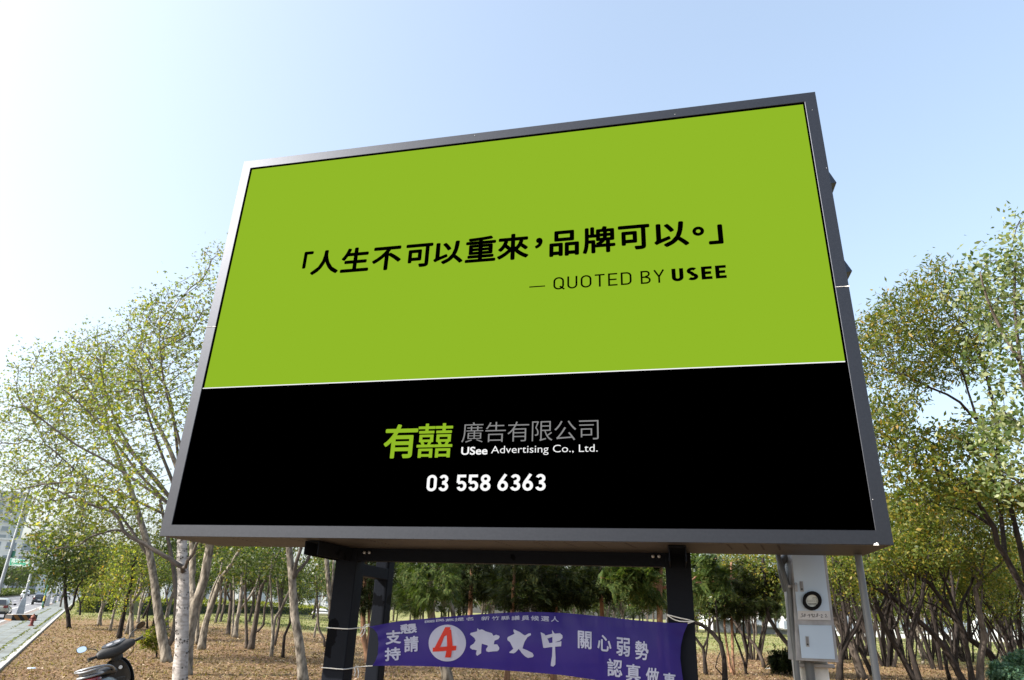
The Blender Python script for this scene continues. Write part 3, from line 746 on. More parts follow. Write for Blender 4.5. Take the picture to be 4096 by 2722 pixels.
tree('grove_tree', 'thick grey tan trunk close behind the white barked tree, leaning to the right', (745, 2700),
     [([(745, 2700), (753, 2588), (767, 2496), (778, 2424), (800, 2369), (818, 2314), (829, 2241), (837, 2197), (870, 2000), (880, 1700)], 42, 24),
      ([(758, 2440), (768, 2400), (767, 2369), (765, 2314), (771, 2252), (760, 2100), (700, 1850), (560, 1560)], 30, 12, (0, 1.2)),
      ([(765, 2130), (650, 1950), (500, 1780), (380, 1600), (310, 1480)], 16, 6, (.6, 1.6)),
      ([(720, 2040), (560, 1900), (421, 1719), (309, 1607), (230, 1540)], 13, 5, (.6, -.4)), ([(690, 2010), (450, 1860), (309, 1782), (175, 1684), (90, 1620)], 12, 5, (.6, -.6)),
      ([(730, 1880), (700, 1720), (674, 1572), (610, 1474), (560, 1380)], 13, 5, (.5, -.6)), ([(700, 1980), (560, 1850), (470, 1700), (420, 1560), (400, 1440)], 12, 5, (.6, 0)),
      ([(740, 2080), (600, 2030), (440, 1960), (260, 1930), (60, 1960)], 12, 4, (.4, -.6))],
     [(470, 1500, 1.2, 200, 190, 2.2, 110), (620, 1330, 1.2, 130, 160, 2.0, 60), (330, 1640, 1.4, 190, 170, 2.0, 80), (900, 2150, .5, 110, 60, 1.3, 34), (880, 1500, 0, 120, 220, 1.8, 40)],
     M_pale, L_gum, .105, per=12, keep=4.5, shape='star', spread=.26, group=GL, rtip=.010)
tree('grove_tree', 'pale trunk split low into a wide Y left of the white barked tree', (668, 2650),
     [([(668, 2650), (662, 2600), (652, 2560), (640, 2496), (629, 2423), (618, 2332), (610, 2285), (590, 2180), (520, 1950), (440, 1750)], 40, 14),
      ([(662, 2585), (687, 2560), (698, 2515), (705, 2434), (702, 2369), (690, 2250), (640, 2000)], 22, 12, (0, .5)),
      ([(607, 2230), (480, 2060), (320, 1900), (200, 1790)], 12, 5, (0, -.9))],
     [(230, 1610, .5, 210, 260, 2.6, 150), (130, 1760, .8, 150, 220, 2.2, 90), (420, 1460, .4, 150, 170, 2.2, 60), (340, 1900, 0, 260, 130, 2.0, 70), (500, 2120, .8, 130, 60, 1.8, 50), (380, 2060, .6, 150, 70, 1.8, 40), (100, 1980, 0, 130, 120, 1.6, 34)],
     M_pale, L_gum, .105, per=12, keep=4.5, shape='star', spread=.3, group=GL, rtip=.010)
tree('grove_tree', 'large smooth pale trunk just left of the front black billboard post', (1215, 2728),
     [([(1215, 2728), (1207, 2660), (1193, 2551), (1178, 2460), (1171, 2369), (1167, 2296), (1156, 2190), (1150, 2000), (1130, 1800)], 40, 20),
      ([(1174, 2320), (1176, 2296), (1185, 2252), (1204, 2194), (1230, 2050)], 17, 9), ([(1180, 2330), (1189, 2288), (1226, 2248), (1244, 2212), (1300, 2100)], 16, 7)],
     [(1150, 1950, 0, 200, 160, 2.2, 60), (1300, 2190, .5, 90, 50, 1.2, 14)], M_pale, L_gum, .14, per=5, shape='star', group=GL)
# --- left grove, middle rows: (label, foot, limbs, masses, bark)
def gt(label, foot, limbs, masses, bark=None, leaf=None, size=.16, name='grove_tree', per=20, y=None, shape='plain', spread=.3, step=.4, kill=.5, grp=GL):
    return tree(name, label, foot, limbs, masses, bark or M_pale, leaf or L_grove, size, group=grp, per=per, y=y, shape=shape, spread=spread, step=step, kill=kill)
gt('dark forked tree with a dense round crown beside the pavement', (277, 2515),
   [([(277, 2515), (272, 2456), (265, 2429), (261, 2381), (260, 2316), (250, 2250)], 16, 9), ([(270, 2440), (282, 2440), (293, 2421), (299, 2389), (312, 2346), (328, 2324), (350, 2280)], 9, 5)],
   [(205, 2200, -.5, 70, 90, 2.0, 90), (280, 2180, .6, 100, 120, 2.2, 110), (198, 2295, -.6, 42, 50, 1.5, 45), (360, 2240, .3, 70, 90, 1.8, 60), (250, 2330, 0, 70, 30, 1.4, 24)],
   M_dark, L_dense, .23, 'dense_tree', 20, spread=.5)
gt('thin young tree in front of the clipped yellow green bush', (320, 2461), [([(320, 2461), (321, 2418), (310, 2381), (300, 2350)], 7, 4), ([(321, 2418), (332, 2400), (339, 2381), (350, 2340)], 5, 3)],
   [(330, 2330, 0, 50, 40, 1.6, 26)], M_dark, L_gum, .2, 'young_tree', grp=None)
gt('pale tree with a cut stump at its foot, second from the pavement', (398, 2505), [([(398, 2505), (401, 2461), (412, 2421), (408, 2385), (400, 2330)], 16, 8), ([(410, 2430), (424, 2415), (434, 2385), (450, 2330)], 9, 6)],
   [(400, 2290, 0, 70, 70, 2.0, 60), (450, 2240, .5, 70, 90, 2.0, 50), (380, 2370, -.5, 50, 30, 1.4, 24)], M_pale, L_gum, .17)
gt('slim grey trunk leaning right between the stump tree and the dark leaning trunk', (439, 2526), [([(439, 2526), (452, 2467), (463, 2418), (484, 2367), (500, 2290)], 11, 6)],
   [(480, 2330, 0, 70, 60, 1.8, 55), (500, 2230, 0, 80, 70, 1.8, 50)], M_pale, L_gum, .16)
gt('dark brown trunk leaning right, directly above the handlebar of the parked scooter', (475, 2555), [([(475, 2555), (490, 2478), (505, 2405), (519, 2354), (527, 2303), (540, 2230)], 20, 10)],
   [(520, 2300, -.5, 100, 70, 1.8, 60), (480, 2400, -.6, 60, 40, 1.4, 26), (560, 2240, .3, 90, 60, 1.6, 40)], M_dark, L_gum, .15)
gt('pale straight trunk just right of the dark trunk above the handlebar', (528, 2551), [([(528, 2551), (527, 2460), (532, 2405), (559, 2369), (567, 2296), (570, 2200)], 17, 9), ([(530, 2470), (522, 2430), (523, 2405), (520, 2330)], 8, 5)],
   [(560, 2230, 0, 80, 60, 1.8, 50)])
gt('pale inclined trunk crossing behind the straight one, above the scooter mirror', (505, 2537), [([(505, 2537), (519, 2478), (528, 2430), (545, 2370), (560, 2300)], 14, 8)], [(590, 2260, .5, 70, 50, 1.6, 30)])
gt('thin pale pair stem standing left of the wide Y tree', (552, 2493), [([(552, 2493), (563, 2413), (574, 2376), (590, 2320)], 12, 7), ([(560, 2440), (580, 2390), (596, 2340)], 8, 5)], [(590, 2290, 0, 60, 50, 1.8, 26)])
gt('dark leaning thin stem before the far lawn, left of the wide Y tree', (567, 2476), [([(567, 2476), (582, 2450), (596, 2420), (607, 2390), (615, 2340)], 10, 6)], [(610, 2320, 0, 60, 40, 1.8, 24)], M_dark, L_dense)
gt('slender dark stem leaning right beside the yellow green hedge', (590, 2515), [([(590, 2515), (590, 2450), (604, 2400), (612, 2340)], 8, 5)], [(600, 2310, 0, 50, 40, 1.6, 20)], M_dark)
gt('crooked dark stem partly hidden by the wide Y tree', (610, 2512), [([(610, 2512), (622, 2464), (628, 2400), (625, 2330)], 11, 6)], [(630, 2300, 0, 60, 40, 1.6, 20)], M_dark)
gt('pale forked tree seen between the two arms of the wide Y tree', (665, 2513), [([(665, 2513), (669, 2460), (683, 2405), (705, 2340), (709, 2314), (712, 2230)], 18, 9), ([(672, 2440), (668, 2400), (661, 2350)], 8, 5)], [(690, 2270, 0, 70, 50, 1.8, 30)])
gt('stout pale trunk leaning right, first right of the white barked tree', (806, 2600), [([(806, 2600), (815, 2533), (829, 2471), (844, 2427), (862, 2376), (888, 2307), (913, 2278), (960, 2200)], 30, 14), ([(831, 2465), (837, 2412), (855, 2350), (880, 2296), (888, 2252)], 14, 7)],
   [(900, 2230, 0, 110, 50, 1.8, 50), (950, 2290, .5, 60, 40, 1.6, 24)])
gt('grey stem rising from the same foot as the stout leaning trunk', (792, 2580), [([(792, 2580), (789, 2515), (793, 2460), (806, 2401), (811, 2350), (820, 2280)], 17, 10)], [(830, 2270, 0, 60, 40, 1.6, 24)])
gt('grey upright trunk before the far lawn, third right of the white barked tree', (912, 2540), [([(912, 2540), (919, 2460), (925, 2387), (919, 2314), (910, 2230)], 17, 9), ([(922, 2400), (908, 2370), (905, 2330)], 7, 5)], [(910, 2260, 0, 80, 60, 2.0, 34)], M_grey)
gt('slim straight pale stem against the lawn, left of the lower forked pale trunk', (932, 2548), [([(932, 2548), (932, 2478), (936, 2405), (934, 2310), (930, 2230)], 10, 6)], [(950, 2290, 0, 60, 50, 1.6, 26)])
gt('pale trunk with a low side fork to the right, in the middle of the grove', (941, 2552), [([(941, 2552), (948, 2478), (958, 2440), (963, 2400), (967, 2332), (970, 2240)], 20, 9), ([(955, 2445), (981, 2413), (1007, 2376), (1032, 2321), (1040, 2250)], 11, 7)], [(980, 2240, 0, 80, 50, 1.8, 40)])
gt('thin upright brown stem touching the foot of the branching grey trunk', (988, 2596), [([(988, 2596), (985, 2515), (983, 2405), (981, 2332), (987, 2240)], 14, 8), ([(983, 2400), (972, 2340), (965, 2300)], 6, 4)], [(990, 2250, 0, 70, 50, 1.6, 30)], M_grey)
gt('branching grey trunk leaning right, centre of the grove', (1003, 2599), [([(1003, 2599), (1014, 2533), (1025, 2471), (1036, 2398), (1049, 2343), (1083, 2296), (1101, 2248), (1120, 2200)], 25, 10), ([(1016, 2540), (1035, 2522), (1054, 2500), (1058, 2434), (1068, 2400), (1076, 2330)], 11, 6), ([(1045, 2360), (1035, 2320), (1050, 2270)], 8, 5)],
   [(1080, 2250, 0, 90, 50, 1.8, 46)], M_grey)
gt('pale trunk with two arms, left of the dark curved stem', (1085, 2629), [([(1085, 2629), (1091, 2558), (1094, 2507), (1102, 2471), (1127, 2434), (1149, 2383), (1164, 2354), (1190, 2290)], 15, 9), ([(1092, 2540), (1087, 2423), (1083, 2354), (1080, 2314), (1090, 2230)], 11, 6), ([(1090, 2440), (1075, 2390), (1058, 2365)], 6, 4)], [(1100, 2260, 0, 90, 50, 1.8, 44)])
gt('grey leaning stem behind the pale two armed trunk', (1096, 2584), [([(1096, 2584), (1112, 2515), (1120, 2450), (1115, 2387), (1105, 2300)], 12, 7)], [(1120, 2280, 0, 60, 50, 1.8, 26)], M_grey)
gt('dark curved stem beside the large smooth pale trunk', (1132, 2632), [([(1132, 2632), (1138, 2544), (1160, 2493), (1165, 2405), (1170, 2330)], 13, 8)], [(1190, 2300, .5, 60, 40, 1.6, 24)], M_dark)
gt('thin stem bent to the left before the lawn, beside the front black post', (1303, 2590), [([(1303, 2590), (1295, 2555), (1277, 2522), (1271, 2460), (1269, 2387), (1262, 2300)], 10, 5), ([(1268, 2400), (1290, 2385), (1310, 2380)], 4, 3)], [(1265, 2300, 0, 70, 70, 2.2, 44), (1230, 2380, 0, 40, 30, 1.4, 16)], M_grey, L_dense)
gt('short pale leaning stem left of the bent thin stem', (1256, 2552), [([(1256, 2552), (1263, 2510), (1271, 2470), (1280, 2400)], 9, 5)], [(1290, 2330, 0, 50, 40, 1.8, 22)], M_pale, L_dense)
gt('pale peeling trunk half hidden behind the front black post', (1345, 2640), [([(1345, 2640), (1330, 2480), (1320, 2387), (1312, 2310), (1306, 2223), (1300, 2100)], 26, 16), ([(1322, 2395), (1330, 2330), (1335, 2230)], 12, 8)], [(1320, 2100, 0, 120, 80, 1.8, 24)], M_pale)
# --- conifers behind the banner and between the posts
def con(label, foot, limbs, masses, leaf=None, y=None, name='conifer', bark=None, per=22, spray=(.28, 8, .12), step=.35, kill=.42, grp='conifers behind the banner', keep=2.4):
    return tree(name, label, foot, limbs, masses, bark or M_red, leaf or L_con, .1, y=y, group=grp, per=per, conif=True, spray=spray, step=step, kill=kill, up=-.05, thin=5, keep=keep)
con('conifer with two bare brown stems from one foot, between the two left posts', (1473, 2654),
    [([(1473, 2654), (1467, 2600), (1455, 2560), (1452, 2483), (1453, 2416), (1460, 2300), (1465, 2150)], 26, 10), ([(1468, 2590), (1477, 2533), (1475, 2450), (1480, 2330)], 13, 8)],
    [(1470, 2330, -.6, 80, 110, 1.5, 90), (1520, 2280, .2, 70, 80, 1.3, 50), (1450, 2250, 0, 90, 60, 1.5, 30)])
con('bright green conifer with drooping feathery sprays, right of the left rear post', (1795, 2745),
    [([(1795, 2745), (1785, 2690), (1765, 2620), (1740, 2540), (1725, 2460), (1722, 2380), (1720, 2200)], 44, 16), ([(1788, 2700), (1812, 2640), (1822, 2560), (1815, 2470), (1800, 2400)], 32, 14, (0, .4))],
    [(1730, 2330, -.7, 105, 95, 1.2, 110), (1650, 2380, -.2, 60, 75, 1.1, 50), (1770, 2250, -.3, 100, 50, 1.2, 45), (1640, 2270, .2, 60, 70, 1.1, 40)], leaf=L_conb, bark=M_pale)
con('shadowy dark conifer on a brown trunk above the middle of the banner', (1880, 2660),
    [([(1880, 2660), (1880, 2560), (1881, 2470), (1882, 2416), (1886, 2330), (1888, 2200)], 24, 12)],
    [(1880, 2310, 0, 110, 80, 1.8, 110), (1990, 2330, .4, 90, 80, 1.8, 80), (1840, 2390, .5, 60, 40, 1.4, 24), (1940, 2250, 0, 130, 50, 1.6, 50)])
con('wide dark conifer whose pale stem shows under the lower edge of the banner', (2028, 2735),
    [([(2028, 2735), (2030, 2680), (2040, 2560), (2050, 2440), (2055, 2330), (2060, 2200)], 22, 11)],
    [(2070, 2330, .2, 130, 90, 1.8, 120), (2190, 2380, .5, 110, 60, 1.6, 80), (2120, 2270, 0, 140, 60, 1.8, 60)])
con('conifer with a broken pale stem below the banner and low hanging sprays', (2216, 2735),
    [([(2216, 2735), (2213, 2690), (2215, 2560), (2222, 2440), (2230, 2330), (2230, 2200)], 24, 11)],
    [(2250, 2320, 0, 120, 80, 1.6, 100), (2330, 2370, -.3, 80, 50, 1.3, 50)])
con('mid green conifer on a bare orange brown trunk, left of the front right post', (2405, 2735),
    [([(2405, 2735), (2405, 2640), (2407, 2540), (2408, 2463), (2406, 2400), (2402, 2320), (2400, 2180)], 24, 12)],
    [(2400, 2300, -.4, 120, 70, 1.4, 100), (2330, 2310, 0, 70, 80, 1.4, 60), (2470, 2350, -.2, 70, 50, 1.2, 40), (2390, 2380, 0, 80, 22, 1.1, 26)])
con('near yellow green conifer whose long horizontal limbs pass behind the right post', (2650, 2760),
    [([(2650, 2760), (2645, 2640), (2642, 2560), (2639, 2486), (2638, 2400), (2640, 2300), (2645, 2150)], 32, 20),
     ([(2642, 2340), (2600, 2338), (2540, 2332), (2470, 2322), (2400, 2310)], 9, 4, (0, -.5)), ([(2642, 2340), (2700, 2336), (2770, 2333), (2860, 2325), (2940, 2314)], 9, 4, (0, -.5)),
     ([(2642, 2345), (2720, 2345), (2770, 2320), (2820, 2275), (2870, 2230)], 9, 5, (0, -.4)), ([(2640, 2330), (2580, 2300), (2500, 2270), (2440, 2240)], 9, 4, (0, -.3))],
    [(2530, 2290, -.5, 110, 55, .9, 70), (2580, 2250, -.2, 90, 45, .9, 40), (2480, 2340, -.5, 60, 25, .7, 20), (2820, 2260, -.4, 70, 55, .9, 50), (2830, 2330, -.5, 70, 28, .7, 26), (2600, 2370, .3, 60, 40, .9, 24)], leaf=L_conb, spray=(.42, 8, .17))
con('dark dome shaped conifer on two slim orange stems, right of the right post', (2936, 2700),
    [([(2936, 2700), (2932, 2640), (2930, 2566), (2926, 2476), (2925, 2380), (2925, 2250)], 12, 8), ([(2930, 2690), (2926, 2690), (2910, 2600), (2898, 2500), (2900, 2400)], 11, 7, (0, .4))],
    [(2930, 2400, 0, 150, 75, 1.9, 150), (2860, 2400, -.6, 90, 60, 1.4, 60), (3020, 2400, -.2, 90, 60, 1.6, 70), (2920, 2310, 0, 140, 60, 1.8, 70), (3050, 2320, .4, 60, 80, 1.5, 50)])
con('small dark conifer sprout at the foot of the meter post', (3160, 2700), [([(3160, 2700), (3155, 2670), (3145, 2640)], 7, 4)], [(3130, 2645, -.2, 45, 30, .5, 46), (3165, 2625, 0, 25, 24, .4, 20)], name='conifer_sprout', spray=(.26, 8, .16), step=.15, kill=.16, grp=None)
con('low blue green juniper bush at the right edge', (4060, 2735), [([(4060, 2735), (4060, 2700), (4055, 2680)], 10, 6), ([(4060, 2720), (4010, 2690)], 6, 4), ([(4060, 2715), (4100, 2680)], 6, 4)],
    [(4030, 2690, -.3, 60, 32, .8, 90), (4085, 2660, 0, 40, 40, .8, 70), (4070, 2710, -.3, 60, 30, .8, 60)], leaf=leafmat('juniper_needle', [(0, (.03, .075, .05)), (.5, (.06, .13, .09)), (1, (.13, .2, .1))], .3, .5), name='juniper_bush', spray=(.24, 8, .2), step=.14, kill=.16, grp=None)
con('leafy sucker shoot at the foot of the wide Y tree, behind the scooter', (627, 2632), [([(627, 2632), (627, 2600), (622, 2560)], 7, 3)], [(610, 2560, -.2, 40, 30, .5, 34), (630, 2520, -.1, 24, 22, .4, 16)], leaf=L_gum, name='shoot', spray=(.2, 5, .3), step=.16, kill=.18, grp=None, bark=M_dark, keep=1)

# --- right of the posts: dark leaning trunks of the open thicket
GR = 'dark leaning trees on the right'
def rt(label, foot, limbs, masses, bark=None, leaf=None, size=.15, per=24, y=None, shape='plain', name='thicket_tree', spread=.21, step=.34, kill=.42, keep=3.8, grp=GR, **k):
    limbs = list(limbs); p = limbs[0][0]
    for _ in range(4 if masses and foot[0] > 3300 and foot[0] < 4096 else 0):      # thin side stems that make the thicket a tangle
        i = random.randrange(1, max(2, len(p) - 1)); a, b = p[i - 1], p[i]; t = random.random(); x0, y0 = a[0] + (b[0] - a[0]) * t, a[1] + (b[1] - a[1]) * t
        dx = random.gauss(-45, 70); h = random.uniform(170, 380)
        limbs.append(([(x0, y0), (x0 + dx * .35 + random.gauss(0, 14), y0 - h * .35), (x0 + dx * .6 + random.gauss(0, 18), y0 - h * .7), (x0 + dx, y0 - h)], random.uniform(6, 10), 3))
    return tree(name, label, foot, limbs, masses, bark or M_dark, leaf or L_right, size, y=y, group=grp, per=per, shape=shape, spread=spread, step=step, kill=kill, keep=keep, **k)
rt('small dark tree forking in a V right beside the right post', (2823, 2700), [([(2823, 2700), (2819, 2650), (2813, 2595), (2795, 2570), (2773, 2540), (2755, 2490)], 18, 8), ([(2814, 2598), (2831, 2553), (2838, 2510), (2856, 2470), (2860, 2400)], 9, 5), ([(2820, 2650), (2828, 2590), (2832, 2530), (2838, 2450)], 8, 5)], [(2800, 2400, .5, 100, 50, 1.8, 30)], leaf=L_dense)
rt('dark trunk that sweeps left behind the right post, before the dome shaped conifer', (2900, 2735), [([(2900, 2735), (2896, 2633), (2883, 2573), (2850, 2533), (2800, 2496), (2765, 2488), (2720, 2440)], 22, 12), ([(2895, 2600), (2875, 2530), (2868, 2480), (2862, 2400)], 10, 6), ([(2860, 2715), (2862, 2670), (2880, 2610)], 5, 4)], [(2780, 2370, .3, 90, 50, 1.6, 26)], leaf=L_dense)
rt('pair of crossing thin stems right of the two orange conifer stems', (2986, 2697), [([(2986, 2697), (2976, 2650), (2960, 2600), (2940, 2550), (2925, 2500)], 11, 6), ([(2988, 2690), (2990, 2600), (2976, 2540), (2974, 2480), (2980, 2400)], 11, 6), ([(2988, 2600), (2997, 2540), (2995, 2490)], 5, 4), ([(2925, 2540), (2950, 2515), (2972, 2490)], 4, 3)], [(2990, 2370, .4, 90, 50, 1.6, 26)], leaf=L_dense)
rt('brown trunk bending left with a white stone at its foot', (3058, 2672), [([(3058, 2672), (3050, 2640), (3036, 2610), (3016, 2576), (2976, 2540), (2940, 2493), (2920, 2450)], 15, 8), ([(3014, 2575), (3017, 2525), (3008, 2483), (3010, 2420)], 9, 6)], [(3010, 2370, .4, 80, 50, 1.6, 24)], bark=M_grey, leaf=L_dense)
rt('dark curved trunk that disappears behind the meter cabinet', (3185, 2715), [([(3185, 2715), (3170, 2600), (3136, 2560), (3100, 2513), (3076, 2473), (3066, 2416), (3060, 2330), (3050, 2230)], 20, 12), ([(3066, 2420), (3100, 2370), (3150, 2320), (3200, 2260)], 10, 6)], [(3080, 2270, .3, 110, 60, 1.6, 60), (3060, 2360, .5, 50, 60, 1.2, 26), (3200, 2270, .5, 60, 60, 1.5, 30)])
rt('thick reddish trunk right beside the meter cabinet, leaning left behind it', (3453, 2720), [([(3453, 2720), (3430, 2650), (3408, 2595), (3380, 2550), (3356, 2512), (3336, 2467), (3310, 2400)], 36, 20)], [(3330, 2300, .5, 60, 60, 1.5, 20)], bark=M_grey)
rt('dark forked trunk between the meter cabinet and the grey pipe', (3357, 2725), [([(3357, 2725), (3360, 2660), (3370, 2605), (3391, 2560), (3420, 2520), (3445, 2460), (3455, 2400)], 28, 12), ([(3388, 2562), (3384, 2491), (3372, 2420), (3360, 2350), (3340, 2290), (3329, 2230)], 16, 9)], [(3400, 2300, .4, 110, 60, 1.8, 60), (3350, 2350, .6, 50, 40, 1.4, 18)])
rt('long dark trunk crossing behind the grey pipe from right to left', (3495, 2705), [([(3495, 2705), (3446, 2612), (3412, 2560), (3374, 2508), (3336, 2450), (3310, 2400)], 19, 9), ([(3500, 2600), (3470, 2530), (3440, 2470), (3415, 2400), (3400, 2330)], 12, 8, (.3, .3))], [(3380, 2270, .6, 120, 50, 1.8, 40)])
rt('straight dark trunk leaning left, first right of the grey pipe', (3663, 2728), [([(3663, 2728), (3629, 2668), (3589, 2595), (3552, 2533), (3516, 2442), (3490, 2376), (3480, 2300), (3470, 2200)], 23, 12), ([(3560, 2545), (3590, 2490), (3602, 2420), (3592, 2360), (3600, 2290)], 11, 6), ([(3516, 2442), (3545, 2380), (3540, 2300)], 9, 6)],
   [(3560, 2210, 0, 110, 60, 1.8, 60), (3640, 2110, 0, 110, 90, 2.0, 90), (3600, 2280, -.3, 70, 30, 1.3, 24)])
rt('longest dark trunk, leaning far to the left across its neighbours', (3860, 2735), [([(3860, 2735), (3815, 2657), (3775, 2588), (3740, 2545), (3705, 2511), (3654, 2467), (3592, 2409), (3550, 2380), (3512, 2358), (3465, 2329), (3400, 2280), (3330, 2240)], 27, 11, (0, -.8))],
   [(3440, 2250, -.5, 100, 40, 1.4, 34), (3580, 2190, -.2, 80, 60, 1.5, 30)])
rt('dark trunk with a knot and a bent branch, left of the longest leaning trunk', (3682, 2735), [([(3682, 2735), (3654, 2642), (3640, 2590), (3638, 2560), (3647, 2529), (3669, 2460), (3687, 2387), (3698, 2314), (3709, 2267), (3720, 2180)], 23, 11), ([(3640, 2560), (3629, 2515), (3636, 2434), (3660, 2360), (3662, 2300)], 11, 7)],
   [(3700, 2200, 0, 110, 60, 1.8, 60), (3660, 2240, -.5, 60, 40, 1.2, 26), (3720, 2020, 0, 120, 110, 2.2, 100)])
rt('trunk with a swollen burl from which four limbs fan out', (3890, 2735), [([(3890, 2735), (3869, 2606), (3858, 2560), (3847, 2515), (3829, 2485), (3793, 2434), (3749, 2376), (3720, 2336), (3669, 2303), (3620, 2290)], 24, 13, (0, -.4)), ([(3838, 2495), (3842, 2440), (3853, 2400), (3875, 2360), (3892, 2315), (3900, 2250)], 14, 8), ([(3832, 2500), (3790, 2460), (3745, 2425), (3705, 2410), (3665, 2376), (3640, 2330)], 11, 6), ([(3840, 2490), (3815, 2420), (3790, 2350), (3760, 2290), (3750, 2230)], 13, 8)],
   [(3800, 2230, 0, 110, 60, 1.8, 60), (3840, 2050, 0, 130, 120, 2.2, 110), (3690, 2270, -.6, 70, 40, 1.2, 30)])
rt('upright stem directly left of the burl trunk', (3831, 2700), [([(3831, 2700), (3824, 2640), (3822, 2588), (3826, 2510), (3815, 2400), (3805, 2300), (3790, 2200)], 18, 10)], [(3770, 2150, .5, 100, 80, 1.8, 40)])
rt('stout brown trunk with an elbow bend and a pale cut stub', (3918, 2735), [([(3918, 2735), (3924, 2624), (3939, 2544), (3928, 2500), (3920, 2467), (3906, 2387), (3900, 2355), (3918, 2335), (3935, 2318), (3925, 2300), (3906, 2278), (3862, 2234), (3820, 2180)], 28, 12), ([(3935, 2318), (3960, 2290), (4000, 2260), (4040, 2200)], 11, 6)],
   [(3950, 2200, 0, 110, 70, 1.8, 60), (3960, 2030, 0, 130, 130, 2.2, 100), (3980, 2330, -.3, 60, 30, 1.2, 26)], bark=M_grey)
rt('thick dark trunk sloping low to the left behind the elbow trunk', (4000, 2680), [([(4000, 2680), (3957, 2613), (3917, 2584), (3862, 2544), (3835, 2510), (3800, 2440), (3770, 2350)], 30, 12)], [(3800, 2300, .5, 100, 60, 1.8, 36)])
rt('slim grey stem at the far right above the juniper bush', (4066, 2635), [([(4066, 2635), (4048, 2551), (4034, 2478), (4019, 2398), (4010, 2300), (4000, 2200)], 15, 9), ([(4040, 2510), (4068, 2455), (4085, 2380)], 8, 5)], [(4040, 2230, .5, 80, 90, 2.0, 60)], bark=M_grey)
rt('whitish stem behind the elbow trunk before the lawn', (4010, 2652), [([(4010, 2652), (4000, 2570), (3993, 2496), (3985, 2420), (3990, 2330)], 12, 8)], [(4000, 2330, 0, 60, 50, 1.6, 22)], bark=M_pale)
rt('thin bent whitish stem in the middle of the thicket', (3690, 2656), [([(3690, 2656), (3694, 2605), (3680, 2570), (3665, 2525), (3660, 2480)], 9, 5)], [(3660, 2420, 0, 60, 50, 1.6, 24)], bark=M_pale)
rt('short dead stub topped with a pale broken end', (3800, 2722), [([(3800, 2722), (3788, 2680), (3775, 2620), (3770, 2605)], 13, 9)], [], bark=M_dark, leaf=L_dense, name='dead_stub')
# the tall trees whose trunks stand beyond the right edge of the picture
rt('tall tree leaning in from the right edge with a heavy arching limb', (4230, 2735), [([(4230, 2735), (4160, 2520), (4096, 2369), (4052, 2285), (4019, 2223), (3990, 2179), (3977, 2113), (3947, 2068), (3906, 1997), (3865, 1944), (3823, 1915), (3740, 1877), (3674, 1856), (3600, 1810)], 40, 9, (0, -1.0)), ([(3975, 2113), (3906, 2064), (3865, 2043), (3800, 2030), (3720, 2010)], 14, 6), ([(4030, 2240), (4010, 2120), (3990, 1980), (3930, 1850), (3870, 1770), (3800, 1720)], 20, 8, (0, .8)), ([(3940, 1870), (3870, 1780), (3790, 1730), (3640, 1730)], 9, 5)],
   [(3620, 1870, -.6, 130, 80, 1.5, 70), (3740, 1960, -.4, 150, 90, 1.6, 90), (3880, 1880, 0, 130, 90, 1.6, 60), (3620, 2010, 0, 100, 90, 1.6, 70), (3560, 1760, -.2, 70, 100, 1.4, 40), (4010, 1950, .3, 110, 120, 1.8, 70), (3700, 1780, .2, 120, 80, 1.6, 60), (3900, 1740, .4, 110, 90, 1.6, 60)], y=21, size=.16, per=22, spread=.2)
rt('tall slender leaved tree behind the arching limb, crown reaching the billboard edge', (4200, 2650), [([(4200, 2650), (4130, 2400), (4060, 2100), (3990, 1850), (3940, 1720), (3881, 1656), (3840, 1610), (3789, 1579), (3719, 1551), (3620, 1500)], 34, 7, (0, -.8)), ([(3985, 1850), (3990, 1700), (3960, 1560), (3920, 1420), (3850, 1290)], 18, 7, (0, .8)), ([(3900, 1670), (3870, 1560), (3840, 1470), (3760, 1400)], 10, 5)],
   [(3450, 1400, 0, 50, 110, 1.5, 60), (3500, 1330, 0, 80, 80, 1.5, 70), (3600, 1260, .2, 110, 100, 1.8, 110), (3520, 1450, 0, 90, 110, 1.6, 90), (3660, 1420, 0, 110, 110, 1.8, 110), (3760, 1250, .2, 110, 110, 1.8, 110), (3800, 1430, .5, 90, 110, 1.8, 80), (3560, 1620, 0, 80, 80, 1.4, 60), (3520, 1720, 0, 60, 80, 1.4, 50), (3720, 1130, 0, 90, 60, 1.4, 40), (3880, 1330, .4, 100, 110, 1.8, 70)], size=.19, per=24, shape='slim', y=21, spread=.2)
rt('near leafy tree at the right edge with pale undersides showing in its crown', (4330, 2735), [([(4330, 2735), (4280, 2400), (4220, 2050), (4150, 1750), (4090, 1500), (4060, 1250), (4060, 1050)], 44, 10, (0, -.5)), ([(4160, 1800), (4080, 1700), (4020, 1650)], 14, 5, (0, -.6)), ([(4225, 2080), (4140, 1980), (4060, 1920), (4000, 1880)], 14, 5, (0, -.6)), ([(4090, 1480), (4010, 1330), (3950, 1200), (3920, 1090)], 16, 6)],
   [(3960, 1100, 0, 110, 90, 1.2, 90), (4070, 1080, 0, 70, 70, 1.2, 50), (4040, 1240, -.2, 110, 110, 1.3, 110), (4060, 1450, -.3, 90, 120, 1.3, 90), (4030, 1700, -.5, 90, 110, 1.2, 100), (4060, 1900, -.5, 70, 90, 1.2, 60), (4085, 890, 0, 22, 40, .6, 12), (3940, 1720, -.5, 40, 60, .9, 24)], bark=M_grey, leaf=L_silver, size=.15, y=15, per=26, keep=4.5, spread=.24, grp=None, name='leafy_tree')

